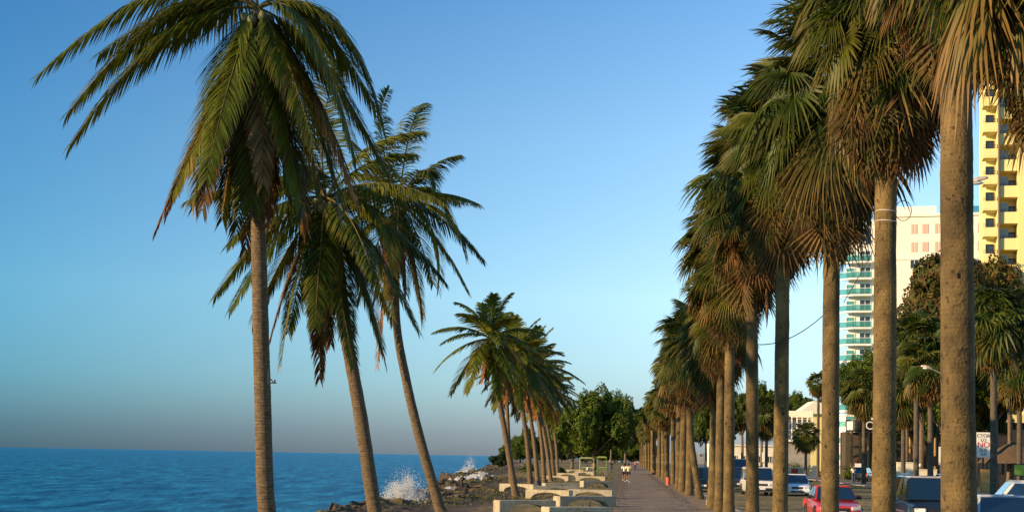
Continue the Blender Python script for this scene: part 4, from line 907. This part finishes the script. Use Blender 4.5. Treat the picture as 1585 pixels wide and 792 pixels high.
# yellow tower (about 160 m away)
D2 = .073
p0 = G(1522, D2, -.14); T2 = thing('apartment_tower', 'yellow apartment tower with stacked balconies at the right edge', 'building', p0, R(-8))
topz = Hh(1545, 92, D2); sc2 = D2; Wm = 20 * sc2; 
mb = MB(); mb.box((Wm / 2 + .3, 5.2, topz / 2), (Wm - .3, 8, topz)); mb.box((Wm + (30 * sc2) / 2, 5.4, topz / 2), (30 * sc2 , 8, topz)); mb.box((Wm + 30 * sc2 + 6, 4.2, topz / 2), (12, 10, topz)); mb.build('wall', M['wall_yellow'], T2)
mb = MB(); mb.tube([(Wm + .12, -.98, 0), (Wm + .12, -.98, topz)], .12, 8); mb.build('drain_pipe', mat('brown_pipe', (.16, .12, .08), .7), T2)
mb = MB(); mb.box((Wm + .02, .1, topz / 2), (.12, 2.0, topz)); mb.build('fin_wall', M['wall_yellow'], T2)
k = 0; zf = Hh(1530, 404, D2) ; fl2 = 41.0 * D2
nfl = int((topz - 3) / fl2)
for k in range(-4, 14):
    z = zf + k * fl2
    if z < 1 or z > topz - 2.2: continue
    bl = bpy.data.objects.new('balcony', None); C.objects.link(bl); bl.parent = T2
    m_ = MB(); m_.box((Wm / 2 - .05, .1, z + .1), (Wm + .1, 2.1, .2)); m_.box((Wm / 2 - .05, -.9, z + .62), (Wm + .1, .14, .84)); m_.box((-.03, .15, z + .62), (.14, 1.95, .84)); m_.build('parapet', M['wall_yellow'], bl)
    m_ = MB(); 
    for zz in (1.15, 1.32, 1.48): m_.box((Wm / 2 - .05, -.9, z + zz), (Wm, .04, .04))
    for q in range(4): m_.box((Wm * q / 3 - .05, -.9, z + 1.25), (.04, .04, .5))
    m_.build('railing', M['dark'], bl)
    bl = bpy.data.objects.new('balcony', None); C.objects.link(bl); bl.parent = T2
    wm2 = 30 * sc2
    m_ = MB(); m_.box((Wm + wm2 / 2 + .12, .35, z + fl2 * .5 + .1), (wm2 - .1, 2.1, .2)); m_.box((Wm + wm2 / 2 + .12, -.62, z + fl2 * .5 + .75), (wm2 - .1, .14, 1.1)); m_.build('parapet', M['wall_yellow'], bl)
    m_ = MB(); m_.box((Wm + wm2 * .32, .1, z + fl2 * .5 + 1.75), (wm2 * .5, .05, 1.5)); m_.build('glass_screen', M['screen'], bl)
    m_ = MB()
    for zz in (1.45, 1.62): m_.box((Wm + wm2 / 2 + .12, -.62, z + fl2 * .5 + zz), (wm2 - .2, .04, .04))
    for q in range(5): m_.box((Wm + .3 + (wm2 - .5) * q / 4, -.62, z + fl2 * .5 + 1.45), (.04, .04, .36))
    m_.build('railing', M['dark'], bl)
    win(T2, Wm + wm2 * .78, 1.395, z + fl2 * .5 + 1.5, .7, 1.4, 'glass', 'dark', 0); win(T2, Wm * .55, 1.195, z + 1.4, .8, 1.9, 'glass', 'dark', 0)

# low houses and shop fronts across the road
def house(px0, px1, dof, ytop, label, wallm, name='house', depth=8, rz=0, base=-.14, cat='building'):
    a, b_ = G(px0, dof, base), G(px1, dof, base); t = thing(name, label, cat, a, math.atan2(b_.y - a.y, b_.x - a.x) + rz); Wd = (b_ - a).length; h = Hh((px0 + px1) / 2, ytop, dof) - base
    MB().box((Wd / 2, depth / 2, h / 2), (Wd, depth, h)).build('wall', wallm, t); return t, Wd, h
t, Wd, h = house(1214, 1254, .125, 648, 'small house with a white columned veranda above a dark lower floor', M['wall_grey'], depth=6)
mb = MB(); mb.box((Wd / 2, 2.6, h + .9), (Wd + .6, 7.6, 1.3)); mb.build('roof', M['wall_cream'], t, bevel=.1)
mb = MB(); mb.box((Wd / 2, -1, h - 4.2), (Wd + .4, 2, .4)); mb.box((Wd / 2, -1.9, h - 2.2), (Wd, .08, .12)); mb.build('veranda_floor', M['white'], t)
for i in range(6): MB().box((Wd * i / 5, -1.9, h - 1.85), (.2, .2, 4.3)).build('column', M['white'], t)
for i in range(3): win(t, Wd * (i + .5) / 3, 0, h - 1.9, 1.0, 2.2, 'glass', 'white', 1)
t, Wd, h = house(1240, 1275, .15, 640, 'yellow gabled house behind the short dark palm', M['wall_yellow'], depth=6)
mb = MB(); mb.prism([(-1.2, h), (Wd + .6, h), (Wd + .4, h + 2.3), (Wd * .55, h + 3.0)], -1, 7); mb.build('roof', M['wall_cream'], t)
# tiered white curved house
t = thing('villa', 'white villa with a curved tiered front between the palm trunks', 'building', G(1318, .12, -.14))
for i, (r_, z0, z1) in enumerate(((3.6, 0, 5.4), (3.4, 5.7, 8.8), (2.9, 9.1, 10.9))):
    MB().disc((0, 3.6, (z0 + z1) / 2), (0, 0, 1), r_, z1 - z0, 28).build('wall', M['wall_white'], t); MB().disc((0, 3.6, z1 + .15), (0, 0, 1), r_ + .35, .3, 28).build('ledge', M['white'], t)
for i in range(4):
    a = R(-140 + i * 27); o = bpy.data.objects.new('window', None); C.objects.link(o); o.parent = t; o.location = (math.cos(a) * 3.42, 3.6 + math.sin(a) * 3.42, 7.2); o.rotation_euler.z = a + R(90)
    MB().box((0, 0, 0), (1.0, .1, 1.6)).build('frame', M['white'], o); MB().box((0, -.06, 0), (.8, .04, 1.4)).build('pane', M['glass'], o)
# club with black curved sign on ochre columns
t = thing('shop_front', 'entrance with a black curved sign band on ochre columns', 'building', G(1312, .088, -.14)); z0, z1 = Hh(1340, 668, .088) + .14, Hh(1340, 649, .088) + .14
Wd = (1465 - 1312) * .088
sg = MB(); pts = []
for i in range(15):
    a = R(180 + 90 * i / 14) if i < 8 else None
for i in range(9):
    a = R(180 + 90 * i / 8); pts.append((1.6 + 1.6 * math.cos(a), 1.6 + 1.6 * math.sin(a)))
pts.append((Wd, 0)); 
for i in range(len(pts) - 1):
    (xa, ya), (xb, yb) = pts[i], pts[i + 1]
    sg.v += [(xa, ya, z0), (xb, yb, z0), (xb, yb, z1), (xa, ya, z1), (xa, ya + .4, z0), (xb, yb + .4, z0), (xb, yb + .4, z1), (xa, ya + .4, z1)]; b0 = len(sg.v) - 8
    for f_ in ((0, 1, 2, 3), (5, 4, 7, 6), (3, 2, 6, 7), (1, 0, 4, 5)): sg.f.append(tuple(b0 + q for q in f_)); sg.m.append(0)
sgo = sg.build('sign_band', M['black'], t)
MB().box((.35, .58, (z0 + z1) / 2), (.9, .06, (z1 - z0) * .7), rz=R(-38)).build('lit_panel', M['wall_white'], sgo)
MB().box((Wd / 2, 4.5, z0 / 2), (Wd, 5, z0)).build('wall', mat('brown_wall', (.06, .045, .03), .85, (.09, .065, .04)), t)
for i in (0, 1, 2, 4, 7, 8, 10): MB().tube([(.6 + i * 1.12, .6, 0), (.6 + i * 1.12, .6, z0)], .16, 10).build('column', M['gold'], t)
for i in range(5): MB().box((2 + i * 2.4, 1.97, 1.5), (1.3, .06, 2.6)).build('door', M['glass'] if i % 2 else mat('maroon_door', (.18, .03, .02), .6), t)
def text(s_, parent, loc, size, m_, rz=0, ext=.02, name='lettering'):
    cu = bpy.data.curves.new('t', 'FONT'); cu.body = s_; cu.size = size; cu.extrude = ext; cu.align_x = 'CENTER'; cu.align_y = 'CENTER'
    o = bpy.data.objects.new('t', cu); C.objects.link(o); dg = bpy.context.evaluated_depsgraph_get(); dg.update(); me = bpy.data.meshes.new_from_object(o.evaluated_get(dg)); bpy.data.objects.remove(o)
    me.name = name; me.materials.clear(); me.materials.append(m_)
    q = link(name, me, parent, loc); q.rotation_euler = (R(90), 0, rz); return q
for s_, px in (('OI', 1348), ('IN', 1403), ('ON', 1440), ('I', 1456)): text(s_, sgo, ((px - 1312) * .088, -.04, (z0 + z1) / 2), (z1 - z0) * .95, M['white'])
# long shaded building behind the trees, right
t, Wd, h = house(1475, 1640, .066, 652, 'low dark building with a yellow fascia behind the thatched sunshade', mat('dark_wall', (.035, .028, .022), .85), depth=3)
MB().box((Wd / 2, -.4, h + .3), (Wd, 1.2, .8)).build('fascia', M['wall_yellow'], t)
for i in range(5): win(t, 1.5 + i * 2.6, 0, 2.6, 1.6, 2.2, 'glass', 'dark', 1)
t, Wd, h = house(1100, 1215, .16, 690, 'long low white building across the road behind the trunks', M['wall_cream'], depth=8)
for i in range(8): win(t, 1.4 + i * 2.2, 0, 2.6, 1.1, 1.6, 'glass', 'white', 1)
MB().box((Wd / 2, 4, h + .2), (Wd + .6, 8.6, .4)).build('roof', M['wall_white'], t)
t, Wd, h = house(985, 1105, .30, 700, 'pale distant building closing the far end of the road', M['wall_grey'], depth=8)
for i in range(8): win(t, 2 + i * 4, 0, 4.2, 1.6, 1.8, 'glass', 'white', 1)
tree(1092, .15, Hh(1092, 655, .15), 4.5, 6.5, 'tree in the gap beside the trunk with the curved foot', 'b', .3)
# walls and balustrade
def low_wall(px0, px1, dof, ytop, label, m_, name='garden_wall'):
    a, b_ = G(px0, dof, 0), G(px1, dof, 0); h = Hh((px0 + px1) / 2, ytop, dof); Wd = (b_ - a).length; mb = MB(); mb.box((Wd / 2, 0, h / 2), (Wd, .25, h)); mb.box((Wd / 2, 0, h + .05), (Wd + .1, .36, .1))
    o = mb.build(name, m_, None, a, bevel=.02); o.rotation_euler.z = math.atan2(b_.y - a.y, b_.x - a.x); tag(o, label, 'wall'); return o
low_wall(1388, 1416, .072, 716, 'cream low wall behind the black car', M['wall_cream'])
low_wall(1420, 1450, .070, 727, 'short pale wall with two round lamps above the black car', M['wall_cream'])
low_wall(1128, 1165, .10, 717, 'pale low wall behind the white van', M['wall_cream'])
a, b_ = G(1215, .092, .03), G(1268, .092, .03); t = thing('balustrade', 'cream balustrade with a red panel behind the white sedan', 'balustrade', a, math.atan2(b_.y - a.y, b_.x - a.x)); Wd = (b_ - a).length
MB().box((Wd / 2, 0, 1.25), (Wd, .3, .12)).box((Wd / 2, 0, .1), (Wd, .3, .2)).build('rail', M['wall_cream'], t)
for i in range(16): MB().tube([(.2 + i * (Wd - .4) / 15, 0, .2), (.2 + i * (Wd - .4) / 15, 0, .6), (.2 + i * (Wd - .4) / 15, 0, 1.19)], [.06, .1, .06], 8).build('baluster', M['wall_cream'], t)
MB().box((1.3, -.17, .7), (.9, .04, .8)).build('panel', M['red'], t)
MB().box((Wd - .5, 0, .8), (.9, .42, 1.6)).build('pier', M['wall_cream'], t)
for px in (1424, 1441):
    t = thing('globe_lamp', 'round white globe lamp on the short pale wall, %s one' % ('left' if px == 1424 else 'right'), 'lamp', G(px, .070, Hh(1435, 727, .070) + .1), 0, 'globe lamps on the wall')
    MB().tube([(0, 0, 0), (0, 0, .22)], .05, 8).build('stem', M['dark'], t); MB().ball((0, 0, .4), .2, 14).build('globe', M['white'], t, smooth=True)
o = MB().box((0, 0, 0), (2.1, .12, 1.2)).box((-.9, .1, -1.1), (.1, .1, 3.2)).box((.9, .1, -1.1), (.1, .1, 3.2)).build('notice_board', M['black'], None, P(1438, 713, .075)); tag(o, 'black blank board on posts above the black car', 'sign')
# no-parking board
pb = P(1522, 688, .052); t = thing('sign_board', 'white board with red and grey lettering right of the nearest trunk', 'sign', (pb.x, pb.y, 0)); z = pb.z; hh = 39 * .052; ww = 20 * .052
MB().box((0, 0, z), (ww, .08, hh)).build('board', M['white'], t); MB().box((0, .08, z / 2 - .5), (.12, .12, z - 1)).build('post', M['dark'], t)
gt = mat('grey_letter', (.12, .10, .10), .6); rt = mat('red_letter', (.5, .03, .03), .6)
for s_, dz, sz, m_ in (('CTOR', .72, .38, gt), ('LO', .38, .34, gt), ('NO', .0, .62, rt), ('SUS', -.42, .38, gt), ('SUS', -.75, .3, gt)): text(s_, t, (0, -.05, z + dz), sz, m_, ext=.01)
# green sign
pb = P(1580, 727, .040); t = thing('sign_board', 'lime green sign panel above the white estate car', 'sign', (pb.x, pb.y, 0)); MB().box((0, 0, pb.z), (.95, .1, .75)).build('frame', M['dark'], t); MB().box((.02, -.06, pb.z), (.85, .03, .65)).build('panel', mat('lime_panel', (.28, .40, .04), .6), t)
MB().box((0, .05, pb.z / 2 - .2), (.1, .1, pb.z - .4)).build('post', M['dark'], t)
# white narrow sign
pb = P(1456, 705, .06); o = MB().box((0, 0, pb.z), (.34, .1, 1.7)).box((0, 0, pb.z / 2 - .4), (.08, .08, pb.z - .9)).build('sign_board', M['white'], None, (pb.x, pb.y, 0)); tag(o, 'narrow white upright sign just left of the nearest trunk', 'sign')
pb = P(1328, 723, .078); o = MB().box((0, 0, pb.z), (.75, .1, 1.0)).box((0, 0, pb.z / 2 - .2), (.08, .08, pb.z - .5)).build('sign_board', M['white'], None, (pb.x, pb.y, 0)); tag(o, 'white square sign at the foot of the ochre columns', 'sign')
pb = P(1184, 707, .10); o = MB().box((0, 0, pb.z), (.9, .1, 1.5)).box((0, 0, pb.z / 2 - .2), (.08, .08, pb.z - .5)).build('sign_board', M['white'], None, (pb.x, pb.y, 0)); tag(o, 'white upright sign between two trunks above the white van', 'sign')
# thatched sunshade
pb = G(1568, .058, 0); hz = Hh(1568, 684, .058); t = thing('thatched_sunshade', 'grey thatched sunshade behind the white estate car', 'sunshade', pb)
mb = MB(); n_ = 28; rr_ = random.Random(5)
for i in range(7):
    q = i / 6; r_ = .05 + 3.1 * q; mb.v += [(math.cos(6.283 * j / n_) * r_ * (1 + .03 * rr_.uniform(-1, 1)), math.sin(6.283 * j / n_) * r_, hz - 1.9 * q ** 1.3 + rr_.uniform(-.05, .05)) for j in range(n_)]
for i in range(6):
    for j in range(n_): mb.f.append((i * n_ + j, i * n_ + (j + 1) % n_, (i + 1) * n_ + (j + 1) % n_, (i + 1) * n_ + j)); mb.m.append(0)
mb.build('thatch', M['thatch'], t); MB().tube([(0, 0, 0), (0, 0, hz - .1)], .09, 8).build('pole', M['bark'], t)
o = MB().box((0, 0, .9), (.9, .5, 1.8)).build('wooden_cabinet', mat('orange_wood', (.5, .24, .06), .6, (.6, .32, .1), 4), None, G(1527, .052, 0), bevel=.03); tag(o, 'orange wooden cabinet below the white board', 'cabinet')

# street lamps
def lamp(px, py, dof, pole_px, label, flip=1, sc=1.0, base=0):
    hp = P(px, py, dof); bp_ = G(pole_px, dof, base); t = thing('street_lamp', label, 'street lamp', bp_, 0, 'street lamps')
    v = hp - bp_; MB().tube([(0, 0, 0), (0, 0, v.z * .5), (0, 0, v.z - .9)], [.12, .1, .07], 10).build('pole', M['wall_grey'], t)
    MB().tube(path_pts([(0, 0, v.z - .95), (v.x * .25, 0, v.z - .35), (v.x * .8, 0, v.z - .06), (v.x, 0, v.z)], 8), .035, 8).build('arm', M['wall_grey'], t)
    hd = MB(); s_ = 1 if v.x > 0 else -1
    loft(hd, [[(x_ + v.x, y_, z_ + v.z + (x_ * s_) * .3) for x_, y_, z_ in ((s_ * u, -w_, -.04), (s_ * u, w_, -.04), (s_ * u, w_ * .75, h_), (s_ * u, -w_ * .75, h_))] for u, w_, h_ in ((-.1 * sc, .06, .05), (.1 * sc, .12, .12), (.35 * sc, .17, .15), (.62 * sc, .12, .08), (.72 * sc, .05, .02))])
    ho = hd.build('lamp_head', mat('lamp_housing', (.55, .45, .36), .5), t, bevel=.015)
    MB().ball((v.x + s_ * .34 * sc, 0, v.z + .06), .15, 12, (1.6 * sc, .9, .6)).build('lens', M['lamp'], t, smooth=True)
lamp(1500, 280, .027, 1486, 'grey street lamp with its head right of the nearest trunk, against the sky', base=-.08, sc=1.35)
lamp(1444, 570, .045, 1462, 'street lamp with a white head in front of the far palms', base=.03)
lamp(1330, 619, .075, 1336, 'tall thin street lamp above the black curved sign', base=.03)
# overhead wires
def wire(a, b_, sag, label, r=.012):
    pts = []
    for i in range(25):
        t_ = i / 24; p = a.lerp(b_, t_); p.z -= sag * 4 * t_ * (1 - t_); pts.append(p)
    o = MB().tube([tuple(p) for p in pts], r, 4).build('overhead_wire', M['dark']); tag(o, label, 'wire'); return o
wire(P(1150, 529, .030), P(1275, 487, .028), .55, 'thin wire sagging between two palm crowns against the sky', .02)
wire(P(1306, 468, .05), P(1352, 388, .05), .0, 'slanting thin wire across the balconies of the white tower', .03)
# loose ring of wire + wound wires on palm 1367
q = P(1398, 326, .0096); ring_ = [(q.x + math.cos(a) * .12, q.y, q.z + math.sin(a) * .15) for a in [6.283 * i / 20 for i in range(21)]]
o = MB().tube(ring_, .006, 5).build('wire_loop', M['dark']); tag(o, 'loop of loose cable hanging right of the trunk with pale wires', 'cable')
wc = G(1367, .00975, 0)
for yy_ in (322, 338):
    z = Hh(1367, yy_, .00975); rr_ = .166; o = MB().tube([(wc.x + .018 + math.cos(a) * rr_, wc.y + math.sin(a) * rr_, z + .01 * math.sin(a * 2)) for a in [6.283 * i / 28 for i in range(29)]], .005, 5).build('wire_band', M['white'])
    tag(o, 'pale wire wound round the upper trunk, %s of two' % ('upper' if yy_ == 322 else 'lower'), 'wire')
# rusty bracket on the first coconut palm
q = P(415, 590, .0143); mb = MB(); mb.box((0, 0, .1), (.03, .03, .32)); mb.box((.09, 0, -.03), (.2, .025, .025)); mb.tube([(0, 0, .12), (.06, 0, .05), (.12, 0, -.02)], .012, 6); mb.box((.15, 0, .0), (.03, .03, .09))
o = mb.build('bracket', M['dark'], None, q); tag(o, 'small black metal bracket nailed to the tallest coconut palm', 'bracket')

# ------------------------------------------------------------------ sea spray and foam
fm = mat('sea_foam', (.82, .83, .82), .6, trans=.3)
def splash(px, py, dof, wpx, hpx, n_, label, seed, r0=.03, peaks=((0, 1),)):
    random.seed(seed); base = P(px, py, dof); mb = MB(); W_, H_ = wpx * dof, hpx * dof
    oct_ = [Vector(v) for v in ((1, 0, 0), (-1, 0, 0), (0, 1, 0), (0, -1, 0), (0, 0, 1), (0, 0, -1))]; ofs = ((0, 2, 4), (2, 1, 4), (1, 3, 4), (3, 0, 4), (2, 0, 5), (1, 2, 5), (3, 1, 5), (0, 3, 5))
    for i in range(n_):
        pk = random.choice(peaks); t_ = random.random() ** 2.2; hgt = pk[1] * random.uniform(.6, 1)
        x_ = pk[0] * W_ + random.gauss(0, W_ * .2) * (1.15 - .75 * t_); z_ = H_ * hgt * t_ * max(.15, 1 - (abs(x_ - pk[0] * W_) / (W_ * .6)) ** 2)
        y_ = random.gauss(0, W_ * .22); q = noise.noise(Vector((x_ * 1.8, y_, z_ * 1.4)))
        if q < -.05 and t_ > .12: continue
        r_ = r0 * random.uniform(.4, 1.6) * (1.9 - 1.4 * t_) * (3.2 if i % 30 == 0 and t_ < .08 else 1); b = len(mb.v); rot = Matrix.Rotation(random.uniform(0, 3), 3, 'Z')
        mb.v += [(x_ + (rot @ v).x * r_, y_ + (rot @ v).y * r_, z_ + (rot @ v).z * r_ * random.uniform(.8, 1.6)) for v in oct_]
        for f_ in ofs: mb.f.append(tuple(b + k_ for k_ in f_)); mb.m.append(0)
    o = mb.build('wave_spray', fm, None, base, smooth=True); o['label'] = label; o['category'] = 'wave spray'; o['group'] = 'waves breaking on the rocks'; o['kind'] = 'stuff'
splash(625, 803, .036, 120, 86, 90000, 'tall white wave bursting between two leaning coconut trunks', 1, .020, ((.02, 1), (-.2, .45), (.18, .6), (-.05, .8), (.25, .3)))
splash(697, 770, .050, 50, 24, 9000, 'small wave breaking right of the leaning trunk', 2, .05, ((0, .8), (.2, .5)))
splash(744, 746, .078, 60, 22, 12000, 'broad wave breaking in the cove behind the rocks', 3, .07, ((0, .8), (.2, .5), (-.2, .6)))
splash(727, 730, .115, 34, 32, 3500, 'thin far plume of spray over the dark rocky point', 4, .025, ((0, 1),))
splash(655, 775, .05, 60, 8, 2500, 'low line of foam along the near rocks', 5, .06, ((0, .8), (.4, .5), (-.4, .5)))
# grass tufts on the shore strip
random.seed(77); mb = MB()
for i in range(9000):
    y = random.uniform(62, 260); c = coast(y); x_ = random.uniform(c + 3.5, -1.4); p = Vector((x_, y, 0))
    if noise.noise(p * .25) < .05: continue
    h_ = random.uniform(.05, .16); a = random.uniform(0, 3.14); dx, dy = math.cos(a) * .05, math.sin(a) * .05; t_ = min(1, (x_ - c) / 8); z = -.35 * (1 - t_) - .03
    b = len(mb.v); mb.v += [(x_ - dx, y - dy, z), (x_ + dx, y + dy, z), (x_ + dx * .3 + random.uniform(-.05, .05), y, z + h_)]; col = random.choice([(.10, .12, .02), (.16, .13, .04), (.07, .09, .02)]); mb.c += [col] * 3; mb.f.append((b, b + 1, b + 2)); mb.m.append(0)
o = mb.build('grass', M['foliage']); tag(o, 'short dry grass on the ground between the benches and the rocks', 'grass', kind='stuff')
for ob in list(bpy.data.objects):
    if ob.parent is not None and 'category' in ob: del ob['category']
